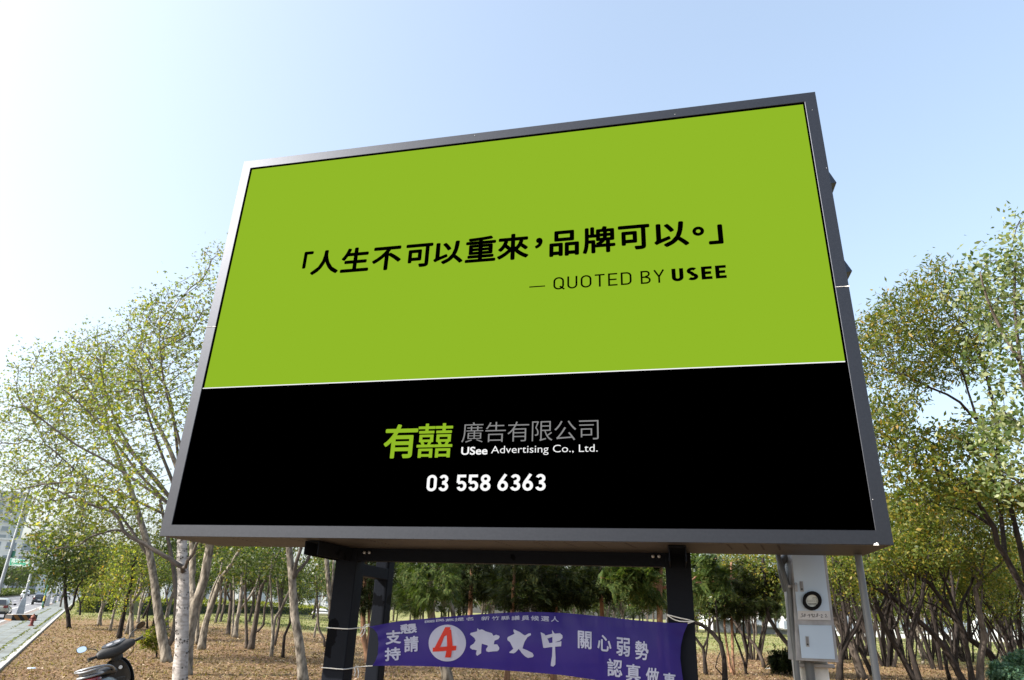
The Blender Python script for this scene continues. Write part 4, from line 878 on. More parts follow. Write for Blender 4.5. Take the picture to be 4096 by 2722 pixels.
# ------------------------------------------------------------------ cloth banner tied between the front posts
def banner_s(px, py=None):
    t = min(1, max(0, (px - 1475) / (2640 - 1475))); return 1.17 + (S1 - .05 - 1.17) * t
def interp(x, pts):
    for (x0, y0), (x1, y1) in zip(pts, pts[1:]):
        if x <= x1: return y0 + (y1 - y0) * (x - x0) / (x1 - x0)
    return pts[-1][1]
TOPE = [(1475, 2508), (1598, 2485), (1717, 2474.5), (1747, 2471.5), (1913, 2458), (2040, 2451), (2150, 2449), (2248, 2452), (2397, 2465.6), (2545, 2482), (2664, 2491.7), (2753, 2493)]
BOTE = [(1475, 2664), (1604, 2664), (1747, 2667), (1925, 2675), (2150, 2692.5), (2248, 2701), (2367, 2718), (2500, 2733), (2620, 2744), (2753, 2750)]
LEDG = [(0, 1475), (.07, 1494), (.22, 1510), (.45, 1514), (.72, 1511), (.9, 1500), (1, 1488)]
REDG = [(0, 2753), (.16, 2735), (.36, 2723), (.57, 2721), (.9, 2732), (1, 2747)]
def cloth_pt(px, py, lift=0.0):
    u = (px - 1475) / (2753 - 1475); v = (py - interp(px, TOPE)) / max(1, interp(px, BOTE) - interp(px, TOPE))
    b = .05 * math.sin(math.pi * min(1, max(0, u))) * math.sin(math.pi * min(1, max(0, v)))
    b += .012 * math.sin(px * .021 + py * .013) * min(1, 4 * u * (1 - u)) + .006 * math.sin(px * .06 - py * .03)
    e = max(0, 1 - u * 14); b += .02 * e * math.sin(v * 22 + u * 60); e = max(0, 1 - (1 - u) * 9); b += .014 * e * math.sin(v * 26 - u * 40) * (1 - min(1, v * 1.4))
    s = banner_s(px) - b - lift; d = ray(px, py); o = BO - BF * s
    return EYE + d * (((o - EYE) @ BF) / (d @ BF))
def cloth(name, col, alpha):
    m = bpy.data.materials.new(name); m.use_nodes = True; n = m.node_tree
    for k in list(n.nodes): n.nodes.remove(k)
    out = n.nodes.new('ShaderNodeOutputMaterial'); d = n.nodes.new('ShaderNodeBsdfPrincipled'); d.inputs['Base Color'].default_value = (*col, 1); d.inputs['Roughness'].default_value = .55
    d.inputs['Specular IOR Level'].default_value = .3; d.inputs['Sheen Weight'].default_value = .15
    t = n.nodes.new('ShaderNodeBsdfTranslucent'); t.inputs[0].default_value = (*[min(1, c * 1.2) for c in col], 1); tr = n.nodes.new('ShaderNodeBsdfTransparent'); tr.inputs[0].default_value = (*[min(1, .25 + c * 1.5) for c in col], 1)
    a = n.nodes.new('ShaderNodeMixShader'); a.inputs[0].default_value = .3; b = n.nodes.new('ShaderNodeMixShader'); b.inputs[0].default_value = alpha
    n.links.new(d.outputs[0], a.inputs[1]); n.links.new(t.outputs[0], a.inputs[2]); n.links.new(a.outputs[0], b.inputs[1]); n.links.new(tr.outputs[0], b.inputs[2]); n.links.new(b.outputs[0], out.inputs[0])
    return m
M_cloth = cloth('purple_banner_cloth', (.022, .011, .18), .06); M_print = cloth('white_print', (.52, .55, .70), .04); M_redp = cloth('red_print', (.62, .035, .02), .03)
c0 = cloth_pt(2100, 2750)
ban = empty('banner', 'purple cloth banner with white characters and a red 4, tied between the black posts', 'banner', (c0[0], c0[1], c0[2]))
m = MB(); rows = []
for j in range(19):
    v = j / 18; row = []
    for i in range(91):
        px = interp(v, LEDG) + (interp(v, REDG) - interp(v, LEDG)) * i / 90; yt, yb = interp(px, TOPE), interp(px, BOTE); row.append(cloth_pt(px, yt + (yb - yt) * v))
    rows.append(row)
m.loft(rows, caps=False, closed=False); under(m.build('cloth', M_cloth, smooth='all'), ban)
def c6(x, y): return (1450 + x / 3.371, 2430 + y / 3.371)
def c7(x, y): return (2100 + x / 3.371, 2430 + y / 3.371)
def c5b(x, y): return (2000 + x / 3.004, 2200 + y / 3.004)
def bput(mb, ch, cr, x0, x1, y0, y1, bold, slope=0.0):
    (X0, Y0), (X1, Y1) = cr(x0, y0), cr(x1, y1); put(mb, ch, (X0, -Y1, X1, -Y0), lambda u, v, e=0: cloth_pt(u, -v + slope * (u - (X0 + X1) / 2), .006 + e * 4), bold=bold)
def bpoly(mb, cr, pts, lift):
    bmx = bmesh.new(); vv = [bmx.verts.new((*cr(*p), 0)) for p in pts]; bmx.faces.new(vv); bmesh.ops.triangulate(bmx, faces=bmx.faces)
    bmx.verts.index_update(); mb.add([cloth_pt(v.co.x, v.co.y, lift) for v in bmx.verts], [tuple(q.index for q in f.verts) for f in bmx.faces]); bmx.free()
m = MB()
for ch, x0, x1, y0, y1 in (('國', 840, 970, 176, 207), ('民', 985, 1105, 160, 193), ('黨', 1120, 1235, 152, 189), ('提', 1240, 1370, 140, 186), ('名', 1395, 1495, 132, 180)):
    bput(m, ch, c6, x0, x1, y0, y1, .25, -.08)
under(m.build('top_line_lettering', M_print), ban); m = MB()
for ch, x0, x1, y0, y1 in (('新', 1600, 1715, 122, 176), ('竹', 1745, 1845, 120, 173), ('縣', 1870, 1985, 118, 171), ('議', 2010, 2120, 115, 173), ('員', 2145, 2250, 112, 176)):
    bput(m, ch, c6, x0, x1, y0, y1, .25, -.08)
for ch, x0, x1, y0, y1 in (('候', 80, 190, 115, 181), ('選', 215, 325, 120, 189), ('人', 350, 455, 122, 196)): bput(m, ch, c7, x0, x1, y0, y1, .35, .06)
under(m.build('top_line_lettering', M_print), ban)
m = MB()
for ch, x0, x1, y0, y1 in (('懇', 508, 735, 222, 352), ('請', 560, 755, 388, 602), ('支', 312, 520, 310, 497), ('持', 300, 515, 540, 720)): bput(m, ch, c6, x0, x1, y0, y1, 1.7, -.08)
under(m.build('side_lettering', M_print), ban)
m = MB()
for ch, x0, x1, y0, y1 in (('關', 712, 898, 322, 560), ('心', 975, 1165, 375, 595), ('弱', 1230, 1415, 410, 660), ('勢', 1485, 1665, 455, 710), ('認', 1108, 1312, 698, 937), ('真', 1362, 1560, 765, 1000), ('做', 1630, 1808, 815, 1040), ('事', 1862, 2032, 885, 1110)):
    bput(m, ch, c7, x0, x1, y0, y1, 1.35, .1)
under(m.build('slogan_lettering', M_print), ban)
m = MB()
bpoly(m, c6, [(1548, 280), (1575, 305), (1612, 298), (1660, 325), (1655, 362), (1605, 370), (1600, 385), (1625, 440), (1690, 478), (1705, 470), (1712, 420), (1700, 375), (1710, 340), (1745, 350), (1765, 385), (1800, 370), (1845, 385), (1848, 405), (1830, 430), (1780, 450), (1752, 468), (1750, 490), (1770, 500), (1815, 500), (1845, 545), (1840, 575), (1815, 593), (1755, 595), (1700, 603), (1670, 592), (1665, 565), (1690, 530), (1685, 512), (1640, 500), (1608, 490), (1602, 560), (1600, 620), (1545, 655), (1530, 630), (1540, 580), (1500, 570), (1480, 570), (1448, 545), (1455, 520), (1500, 490), (1525, 450), (1510, 415), (1480, 390), (1448, 365), (1460, 345), (1510, 335), (1545, 325)], .006)
bpoly(m, c5b, [(165, 955), (240, 990), (280, 1020), (300, 1030), (345, 1005), (370, 1005), (372, 1025), (330, 1050), (290, 1060), (285, 1080), (295, 1105), (265, 1130), (240, 1160), (270, 1185), (330, 1210), (390, 1240), (405, 1270), (395, 1290), (335, 1300), (300, 1280), (260, 1240), (225, 1190), (190, 1230), (165, 1245), (115, 1240), (112, 1230), (160, 1190), (195, 1150), (160, 1125), (120, 1110), (90, 1085), (88, 1060), (100, 1045), (150, 1060), (200, 1075), (245, 1075), (215, 1040), (175, 1010), (160, 975)], .006)
bpoly(m, c5b, [(625, 962), (650, 1000), (665, 1010), (662, 1170), (668, 1300), (665, 1380), (640, 1405), (610, 1395), (612, 1360), (625, 1280), (630, 1180), (630, 1010)], .0065)
bpoly(m, c5b, [(488, 990), (530, 1010), (560, 1045), (580, 1090), (592, 1122), (700, 1108), (738, 1098), (734, 1160), (600, 1170), (540, 1180), (520, 1176)], .0060)
bpoly(m, c5b, [(655, 1008), (720, 1003), (750, 1028), (752, 1060), (722, 1090), (660, 1112), (660, 1086), (698, 1070), (714, 1050), (700, 1040), (655, 1046)], .0062)
bpoly(m, c5b, [(548, 1030), (640, 1006), (640, 1044), (572, 1066)], .0063)
under(m.build('brush_lettering', M_print), ban)
m = MB(); m.loft([[cloth_pt(*c6(1143 + 252 * q * math.cos(2 * math.pi * k / 48), 483 + 248 * q * math.sin(2 * math.pi * k / 48)), .006) for k in range(48)] for q in (1, .85, .7, .55, .4, .25, .12, .02)], caps=False)
disc = under(m.build('number_disc', M_print), ban)
m = MB()
def bquad(mb, cr, a, b, c, d, lift, n=8):
    f = lambda i, j: tuple((a[k] * (1 - i) + b[k] * i) * (1 - j) + (d[k] * (1 - i) + c[k] * i) * j for k in (0, 1))
    mb.loft([[cloth_pt(*cr(*f(i / n, j / n)), lift) for i in range(n + 1)] for j in range(n + 1)], caps=False, closed=False)
for k, P in enumerate((((1115, 268), (1150, 268), (1052, 527), (948, 590)), ((1115, 268), (1188, 268), (1150, 365), (1095, 400)), ((948, 545), (1216, 520), (1210, 584), (946, 600)), ((1200, 520.5), (1266, 518), (1258, 582), (1196, 585)), ((1135, 300), (1194, 300), (1216, 530), (1140, 530)), ((1133, 575), (1208, 575), (1188, 677), (1112, 677)))):
    bquad(m, c6, *P, .010 + k * .0006)
reparent(m.build('red_number', M_redp), disc)
M_string = mat('white_string', (.72, .72, .7), .8)
def cord(name, label, pts, r=.006, extra=()):
    P = []
    for px, py, s in pts:
        d = ray(px, py); o = BO - BF * s; P.append(EYE + d * (((o - EYE) @ BF) / (d @ BF)))
    mb = MB(); mb.tube(walk(P, .05), r, 6)
    for q in extra:
        E_ = []
        for px, py, s in q: d = ray(px, py); o = BO - BF * s; E_.append(EYE + d * (((o - EYE) @ BF) / (d @ BF)))
        mb.tube(walk(E_, .03), r, 6)
    c = P[0]; mb.v = [(a - c[0], b - c[1], e - c[2]) for a, b, e in mb.v]
    o = mb.build(name, M_string); o.location = c; return tag(o, label, 'string')
cord('tie_string', 'white string tied round the left post, knotted at the upper left banner corner', [(1305, 2511, S1 - .01), (1345, 2514, S1 - .012), (1391, 2516.5, S1 - .012), (1432, 2513, 1.2), (1460, 2508, 1.18), (1478, 2505, 1.165)],
     extra=[[(1452, 2512, 1.17), (1462, 2500, 1.16), (1478, 2497, 1.16), (1470, 2506, 1.15), (1455, 2514, 1.16)], [(1458, 2512, 1.165), (1460, 2524, 1.16), (1454, 2537, 1.16), (1444, 2548, 1.16)], [(1452, 2514, 1.165), (1446, 2530, 1.16), (1438, 2540, 1.16)]])
cord('tie_string', 'lower white string round the left post with a frayed shred hanging from it', [(1285, 2671, S1 - .01), (1325, 2674, S1 - .012), (1373, 2678, S1 - .012), (1408, 2673.5, 1.24), (1440, 2668, 1.2), (1490, 2664, 1.165)], r=.0055,
     extra=[[(1418, 2672, 1.2), (1421, 2690, 1.19), (1416, 2706, 1.19)], [(1430, 2671, 1.2), (1434, 2690, 1.19), (1431, 2712, 1.19)], [(1412, 2674, 1.2), (1424, 2666, 1.2), (1440, 2668, 1.2)]])
cord('tie_string', 'doubled white string round the right post at the upper right banner corner', [(2667, 2459, S1 - .012), (2720, 2473, S1 - .02), (2776, 2486, S1 - .012), (2752, 2494, S1 - .05)],
     extra=[[(2667, 2459, S1 - .012), (2690, 2476, S1 - .02), (2720, 2486, S1 - .02), (2774, 2487, S1 - .014)], [(2667, 2472, S1 - .012), (2664, 2482, S1 - .02), (2666, 2495, S1 - .04)]])

# ------------------------------------------------------------------ meter cabinet, its post and pipes
MY = 7.6
def mq(px, py, d=0.0): return dep(px, py, MY - d)
def c8(x, y): return (3080 + x / 2.893, 2180 + y / 2.893)
M_galv = mat('galvanised_steel', (.30, .30, .31), .5, .5, var=.15, scale=8); M_mwhite = mat('white_enamel', (.40, .50, .62), .35, var=.04, scale=2.5)
M_conc = mat('pale_concrete', (.50, .50, .48), .9, var=.18, scale=5, bump=.3); M_pvc = mat('grey_pvc', (.085, .095, .105), .42, var=.08, scale=6)
M_blackp = mat('black_plastic', (.012, .012, .013), .4); M_rubber = mat('dark_rubber', (.02, .02, .02), .8)
g = mq(3271, 2647); mc = empty('meter_cabinet', 'white two door electricity meter cabinet with a round black rimmed meter window', 'meter cabinet', (g[0], g[1] + .1, g[2]))
def lx(y, l=True): return (3166 + (y - 2221) * .0498) if l else (3304 + (y - 2221) * .1186)
def slab(name, m_, quad, d0, d1, parent, bevel=.002):
    P = [mq(*q, d0) for q in quad] + [mq(*q, d1) for q in quad]; mb = MB(); mb.hexa(P); o = mb.build(name, m_, None, bevel=bevel)
    return under(o, parent) if parent is mc else reparent(o, parent)
Q = lambda *p: [c8(*q) for q in p]
mb = MB(); mb.hexa([mq(3187, 2643, 0), mq(3355, 2651, 0), mq(3355, 2651, 0) + np.array([0, .22, 0]), mq(3187, 2643, 0) + np.array([0, .22, 0]), mq(lx(2060), 2060, 0), mq(lx(2060, False), 2060, 0), mq(lx(2060, False), 2060, 0) + np.array([0, .22, 0]), mq(lx(2060), 2060, 0) + np.array([0, .22, 0])])
under(mb.build('housing', M_galv, bevel=.004), mc)
ud = slab('upper_door', M_mwhite, Q((323, 866), (705, 874), (608, 60), (246, 60)), .004, .012, mc)
ld = slab('lower_door', M_mwhite, Q((366, 1312), (756, 1328), (712, 936), (330, 926)), .004, .012, mc)
slab('number_plate', mat('plate_grey', (.46, .46, .47), .5, var=.05, scale=4), Q((324, 864), (704, 872), (694, 768), (318, 764)), .0125, .0142, ud, 0)
for q, par in ((((352, 540), (393, 542), (381, 424), (341, 422)), ud), (((418, 1180), (458, 1183), (449, 1060), (409, 1057)), ld)):
    h = slab('handle', M_galv, Q(*q), .0125, .017, par, .001)
    (x0, y0), (x1, y1), (x2, y2), (x3, y3) = q; f_ = lambda a, b: (x3 + (x2 - x3) * a + (x0 - x3) * b, y3 + (y1 - y3) * 0 + (y0 - y3) * b + (y2 - y3) * a)
    P = [f_(.2, .62), f_(.8, .62), f_(.8, .08), f_(.2, .08)]; mb = MB(); mb.hexa([mq(*c8(*p), .0172) for p in P] + [mq(*c8(*p), .021) for p in P]); reparent(mb.build('latch', mat('latch_grey', (.18, .18, .19), .4, .5)), par)
    P = [f_(.22, .86), f_(.78, .86), f_(.78, .68), f_(.22, .68)]; mb = MB(); mb.hexa([mq(*c8(*p), .0172) for p in P] + [mq(*c8(*p), .02) for p in P]); reparent(mb.build('keyhole', M_blackp), par)
mb = MB(); n = 32; ctr = (487, 648); rings = []
for r, d in ((113, .0125), (113, .035), (110, .045), (74, .045), (70, .03)): rings.append([mq(*c8(ctr[0] + r * math.cos(2 * math.pi * k / n), ctr[1] - r * math.sin(2 * math.pi * k / n) * .99), d) for k in range(n)])
mb.loft(rings, caps=False); ring = reparent(mb.build('meter_rim', mat('rim_black', (.006, .006, .007), .6, spec=.1), smooth='yes'), ud)
mb = MB(); mb.add([mq(*c8(ctr[0] + 77 * math.cos(2 * math.pi * k / n), ctr[1] + 77 * math.sin(2 * math.pi * k / n)), .028) for k in range(n)], [tuple(range(n))]); reparent(mb.build('meter_dial', mat('dial_face', (.52, .55, .52), .35, var=.1, scale=20)), ud)
mb = MB()
for k in range(5):
    cx_, cy_ = 437 + k * 25, 652; mb.loft([[mq(*c8(cx_ + r * math.cos(2 * math.pi * j / 10), cy_ + r * math.sin(2 * math.pi * j / 10)), .029) for j in range(10)] for r in (9, 7)], caps=False); mb.add([mq(*c8(cx_ - 1, cy_), .0292), mq(*c8(cx_ + 1, cy_), .0292), mq(*c8(cx_ + 4, cy_ - 7), .0292)], [(0, 1, 2)])
for x0, x1, y, h in ((440, 536, 683, 4), (452, 520, 694, 2), (470, 512, 728, 8), (494, 540, 612, 1.5), (494, 540, 628, 1.5), (494, 495.5, 620, 9), (538, 540, 620, 9), (425, 432, 690, 8), (530, 545, 697, 6)): mb.add([mq(*c8(x0, y + h), .0292), mq(*c8(x1, y + h), .0292), mq(*c8(x1, y - h), .0292), mq(*c8(x0, y - h), .0292)], [(0, 1, 2, 3)])
reparent(mb.build('dial_markings', M_blackp), ud)
mb = MB()                                                    # handwritten account number, drawn as pen strokes
hand = [[(362, 800), (378, 797), (368, 812), (380, 822), (372, 834), (352, 836)], [(408, 800), (396, 806), (410, 820), (398, 834), (388, 826), (410, 808), (408, 800)], [(424, 818), (436, 817)], [(458, 802), (446, 808), (450, 820), (462, 812), (460, 800), (462, 822), (452, 844)], [(488, 800), (478, 806), (480, 816), (492, 810), (490, 800), (494, 820), (486, 842)], [(502, 808), (518, 804), (516, 820), (500, 836), (530, 834)],
        [(552, 796), (540, 804), (556, 820), (544, 834), (534, 826), (556, 806), (552, 796)], [(568, 817), (580, 816)], [(588, 814), (598, 806), (606, 816), (590, 838), (614, 838)], [(634, 812), (646, 804), (654, 814), (640, 836), (666, 834)]]
for st in hand:
    P = walk([mq(*c8(*p), .0146) for p in st], .004); mb.tube(P, .0022, 4)
reparent(mb.build('handwritten_number', M_blackp), ud)
mb = MB(); mb.hexa([mq(*c8(*p), .012) for p in ((290, 540), (322, 542), (316, 462), (284, 460))] + [mq(*c8(*p), .03) for p in ((290, 540), (322, 542), (316, 462), (284, 460))]); mb.tube([mq(*c8(290, 462), .02), mq(*c8(286, 446), .02), mq(*c8(300, 440), .02), mq(*c8(312, 450), .02), mq(*c8(312, 464), .02)], .004, 6)
under(mb.build('padlock', M_galv, bevel=.002), mc)
# the post carries the cabinet: a thing of its own
P0 = mq(*c8(350, 1568), -.24)
up_ = empty('meter_post', 'pale concrete post standing behind and below the meter cabinet', 'post', (P0[0] + .12, P0[1], 0))
mb = MB(); xL, xR = mq(*c8(352, 1480), -.23)[0], mq(*c8(690, 1480), -.23)[0]
mb.hexa([(xL, MY + .23, -.05), (xR, MY + .23, -.05), (xR, MY + .45, -.05), (xL, MY + .45, -.05), (xL, MY + .23, 2.9), (xR, MY + .23, 2.9), (xR, MY + .45, 2.9), (xL, MY + .45, 2.9)])
under(mb.build('shaft', M_conc, bevel=.02), up_)
zb = mq(3271, 2655)[2]
for z in (zb - .03,):
    mb = MB(); mb.box(((xL + xR) / 2, MY + .2, z), (xR - xL + .08, .05, .035)); under(mb.build('bracket', M_galv, bevel=.004), up_)
def pipe(name, label, pts, r, m_, parts=()):
    P = [np.array(p) for p in pts]; c = P[0]; root = empty(name, label, 'pipe', tuple(c)); mb = MB(); mb.tube(walk(P, .06), r, 14); under(mb.build('tube', m_, smooth='yes'), root)
    for (q, r2, l, m2, nm) in parts:
        a = Vector(q); mb = MB(); mb.tube([a - Vector((0, 0, l)), a + Vector((0, 0, l))], r2, 14); under(mb.build(nm, m2, smooth='yes'), root)
    return root
pipe('conduit', 'grey conduit bent away from the top of the cabinet and running down its left side', [mq(*c8(95, 60), -.1), mq(*c8(95, 140), -.1), mq(*c8(140, 280), -.06), mq(*c8(190, 430), -.05), mq(*c8(222, 520), -.05), mq(*c8(240, 760), -.05), mq(*c8(275, 1120), -.05), mq(*c8(300, 1290), -.05), mq(*c8(305, 1400), -.05), np.array([mq(*c8(305, 1400), -.05)[0], MY + .05, 0])], .028, M_pvc,
     [(mq(*c8(222, 482), -.05), .034, .012, M_galv, 'clamp')])
pipe('conduit', 'thick grey cable sleeve elbowing out to the left behind the cabinet top', [mq(*c8(255, 70), -.15), mq(*c8(200, 130), -.15), mq(*c8(140, 190), -.15), mq(*c8(125, 240), -.15), mq(*c8(150, 380), -.15), mq(*c8(195, 540), -.15)], .04, M_pvc)
pipe('conduit', 'dark grey conduit below the cabinet in front of the concrete post', [mq(*c8(455, 1345), -.16), mq(*c8(460, 1450), -.16), np.array([mq(*c8(460, 1450), -.16)[0], MY + .16, 0])], .045, M_pvc)
a, b = bs(3432, 2221, .9); t0 = bb(a, .0, .9); d = dep(3512, 2722, t0[1])
pipe('grey_pipe', 'tall light grey plastic pipe standing under the right end of the billboard', [t0, (t0[0], t0[1], 1.6), (t0[0], t0[1], 0)], .034, mat('pale_grey_pvc', (.12, .135, .155), .4, var=.05, scale=4))

# ------------------------------------------------------------------ scooter (local x right, y forward, z up)
M_body = mat('worn_black_fairing', (.016, .016, .017), .33, spec=.5, var=.4, scale=6, coat=.2); M_matt = mat('dusty_dark_plastic', (.022, .021, .021), .62, var=.35, scale=7)
M_seat = mat('black_vinyl', (.02, .02, .022), .55, var=.2, scale=10, bump=.15, bscale=80); M_silver = mat('silver_rail', (.22, .225, .235), .42, .4, var=.08, scale=10)
M_redl = mat('red_lens', (.13, .006, .008), .15, coat=.6); M_tyre = mat('tyre', (.015, .015, .015), .85); M_rim = mat('alloy', (.35, .35, .36), .4, .7)
M_mirror = mat('mirror_glass', (.9, .9, .92), .03, 1.0); M_key = mat('key_ring_white', (.7, .7, .7), .5); M_dial = mat('gauge_face', (.22, .22, .23), .25, var=.3, scale=30)
def scooter(name, label, loc, rz, lean, turn, body, detail=True, group=None):
    root = empty(name, label, 'scooter', loc, rz, group); root.rotation_euler = (0, lean, rz)
    def part(mb, nm, m_, par=None, **k): return mb.build(nm, m_, par or root, **k)
    for y in (.62, -.62):
        mb = MB(); n = 22
        rings = [[(w_, y + r * math.cos(2 * math.pi * k / n), .23 + r * math.sin(2 * math.pi * k / n)) for k in range(n)] for w_, r in ((-.045, .15), (-.05, .2), (0, .235), (.05, .2), (.045, .15))]
        mb.loft(rings, caps=False); wh = part(mb, 'wheel', M_tyre, smooth='all')
        mb = MB(); mb.lathe((0, y, .23), [(.155, -.03), (.155, .03)], 22, 'x'); part(mb, 'rim', M_rim, wh)
    def loft(secs, nm, m_, n=16, par=None, sub=1, pw=2.6):   # secs: (y, z, half-width, half-height)
        mb = MB(); rings = []
        for y, z, hw, hh in secs:
            rg = []
            for k in range(n):
                a = 2 * math.pi * k / n; c, s_ = math.cos(a), math.sin(a)
                rg.append((hw * math.copysign(abs(c) ** (2 / pw), c), y, z + hh * math.copysign(abs(s_) ** (2 / pw), s_)))
            rings.append(rg)
        mb.loft(rings); return part(mb, nm, m_, par, smooth='all', sub=sub)
    loft([(-.98, .62, .05, .03), (-.9, .62, .13, .1), (-.7, .58, .17, .16), (-.4, .52, .18, .2), (-.1, .45, .17, .2), (.02, .4, .14, .16)], 'rear_body', body)
    loft([(-.05, .26, .15, .05), (.2, .25, .16, .04), (.42, .27, .16, .05)], 'footboard', M_matt)
    loft([(-.86, .74, .1, .03), (-.78, .77, .14, .05), (-.5, .775, .15, .06), (-.25, .755, .135, .055), (-.02, .735, .1, .05), (.03, .72, .05, .03)], 'seat', M_seat)
    # leg shield: an upright panel leaning back, with the inner panel facing the rider
    def panel(secs, nm, m_, th, par=None):
        mb = MB(); fr, bk = [], []
        for z, y, hw in secs:
            xs_ = [-1, -.85, -.45, 0, .45, .85, 1]
            fr.append([(hw * q, y - .09 * abs(q) ** 2.2, z) for q in xs_]); bk.append([(hw * q * .97, y - .09 * abs(q) ** 2.2 - th * (1 - .6 * abs(q)), z) for q in xs_])
        rings = [f_ + b_[::-1] for f_, b_ in zip(fr, bk)]; mb.loft(rings); return part(mb, nm, m_, par, smooth='yes', sub=1)
    panel([(.3, .5, .15), (.45, .5, .2), (.62, .47, .215), (.76, .44, .19), (.85, .42, .14), (.9, .41, .08)], 'leg_shield', body, .05)
    inner = panel([(.5, .42, .16), (.62, .4, .185), (.74, .375, .17), (.83, .35, .12), (.87, .345, .07)], 'inner_panel', M_matt, .05)
    mb = MB(); mb.lathe((.055, .30, .76), [(.024, 0), (.024, -.012), (.012, -.014), (.012, -.006)], 20, 'y'); part(mb, 'ignition_lock', M_key, inner)
    mb = MB(); mb.hexa([(-.13, .34, .52), (.13, .34, .52), (.13, .42, .52), (-.13, .42, .52), (-.15, .33, .64), (.15, .33, .64), (.15, .41, .64), (-.15, .41, .64)]); part(mb, 'glove_pocket', M_matt, bevel=.02)
    loft([(.36, .5, .06, .2), (.5, .62, .11, .24), (.58, .6, .09, .2), (.66, .52, .04, .08)], 'front_apron', body)
    loft([(.4, .42, .05, .05), (.62, .46, .075, .05), (.85, .34, .05, .04)], 'front_fender', body)
    # turning front assembly
    rake = R_(26); piv = Vector((0, .36, .9)); Mt = Matrix.Translation(piv) @ Matrix.Rotation(-rake * 0, 4, 'X')
    ax = Vector((0, -math.sin(rake), math.cos(rake))); Rm = Matrix.Rotation(turn, 3, ax)
    def T(p): q = Rm @ (Vector(p) - piv) + piv; return tuple(q)
    def tp(mb): mb.v = [T(v) for v in mb.v]; return mb
    mb = MB(); rings = []
    for x, y, z, hy, hz in ((-.255, .29, 1.015, .04, .04), (-.21, .31, 1.02, .06, .058), (-.13, .34, 1.02, .10, .082), (-.05, .36, 1.01, .125, .098), (.05, .36, 1.01, .125, .098), (.13, .34, 1.02, .10, .082), (.21, .31, 1.02, .06, .058), (.255, .29, 1.015, .04, .04)):
        rings.append([(x, y + hy * math.copysign(abs(math.cos(a)) ** .8, math.cos(a)), z + hz * math.copysign(abs(math.sin(a)) ** .8, math.sin(a)) + .2 * hy * math.cos(a)) for a in [2 * math.pi * k / 14 for k in range(14)]])
    mb.loft(rings); cowl = part(tp(mb), 'handlebar_cowl', M_matt, smooth='all', sub=1)
    mb = MB(); mb.tube([(0, .33, 1.0), (0, .36, .9), (0, .37, .82)], [.085, .075, .07], 14); part(tp(mb), 'steering_column', M_matt, smooth='yes')
    mb = MB(); mb.loft([[(.155 * math.cos(a), .335 + .075 * math.sin(a) + .0, z_ + .42 * (.075 * math.sin(a))) for a in [2 * math.pi * k / 24 for k in range(24)]] for z_ in (1.092, 1.112)]); part(tp(mb), 'instrument_panel', M_body, cowl, smooth='yes')
    if detail:
        for cx_ in (-.055, .05):
            mb = MB(); mb.loft([[(cx_ + .04 * math.cos(a), .325 + .035 * math.sin(a), z_ + .42 * (-.01 + .035 * math.sin(a))) for a in [2 * math.pi * k / 18 for k in range(18)]] for z_ in (1.113, 1.117)]); part(tp(mb), 'gauge', M_dial, cowl)
    for sx in (-1, 1):
        mb = MB(); mb.tube([(sx * .22, .295, 1.02), (sx * .345, .25, 1.03)], [.019, .018], 12); mb.tube([(sx * .345, .25, 1.03), (sx * .357, .246, 1.031)], [.021, .021], 12); part(tp(mb), 'grip', M_rubber, smooth='yes')
        mb = MB(); mb.tube([(sx * .21, .33, 1.015), (sx * .26, .335, 1.01), (sx * .33, .30, 1.005), (sx * .385, .262, 1.0), (sx * .39, .26, 1.0)], [.008, .007, .006, .006, .008], 8); part(tp(mb), 'brake_lever', M_body, smooth='yes')
        mb = MB(); mb.tube(walk([(sx * .2, .33, 1.04), (sx * .205, .34, 1.085), (sx * .235, .345, 1.13), (sx * .30, .33, 1.165), (sx * .335, .32, 1.18)], .02), .0075, 8); stalk = part(tp(mb), 'mirror', M_body, smooth='yes')
        def mring(r_, d): return [(sx * .385 + .062 * r_ * math.copysign(abs(math.cos(a)) ** .85, math.cos(a)), .315 + d, 1.195 + .043 * r_ * math.copysign(abs(math.sin(a)) ** .85, math.sin(a)) + sx * .12 * .062 * r_ * math.cos(a)) for a in [2 * math.pi * k / 22 for k in range(22)]]
        mb = MB(); mb.loft([mring(1, 0), mring(1.06, .008), mring(.95, .025), mring(.5, .042)]); part(tp(mb), 'mirror_shell', M_body, stalk, smooth='yes')
        mb = MB(); mb.loft([mring(.93, -.0015), mring(.93, .001)]); part(tp(mb), 'mirror_glass', M_mirror, stalk)
    mb = MB(); mb.tube(walk([(.2, .32, 1.0), (.215, .3, .93), (.16, .3, .87), (.07, .34, .84)], .03), .005, 6); part(tp(mb), 'cable', M_rubber, smooth='yes')
    # silver rear carrier loop and tail lamp
    mb = MB(); loop = [(-.15, -.42, .76), (-.175, -.6, .8), (-.175, -.78, .83), (-.13, -.93, .845), (0, -.985, .85), (.13, -.93, .845), (.175, -.78, .83), (.175, -.6, .8), (.15, -.42, .76)]
    mb.tube(walk(loop, .04), .021, 12, sq=.7)
    mb.tube(walk([(-.16, -.9, .835), (-.08, -.99, .82), (0, -1.01, .815), (.08, -.99, .82), (.16, -.9, .835)], .03), .014, 10); part(mb, 'carrier_rail', M_silver, smooth='yes')
    mb = MB(); mb.box((0, -.93, .8), (.2, .1, .03)); part(mb, 'carrier_plate', M_silver, bevel=.008)
    loft([(-1.02, .69, .06, .025), (-1.0, .69, .13, .045), (-.93, .7, .15, .05), (-.85, .7, .13, .04)], 'tail_lamp', M_redl)
    loft([(-1.01, .75, .05, .012), (-.98, .755, .14, .022), (-.88, .76, .16, .025), (-.75, .76, .15, .02)], 'tail_trim', M_silver)
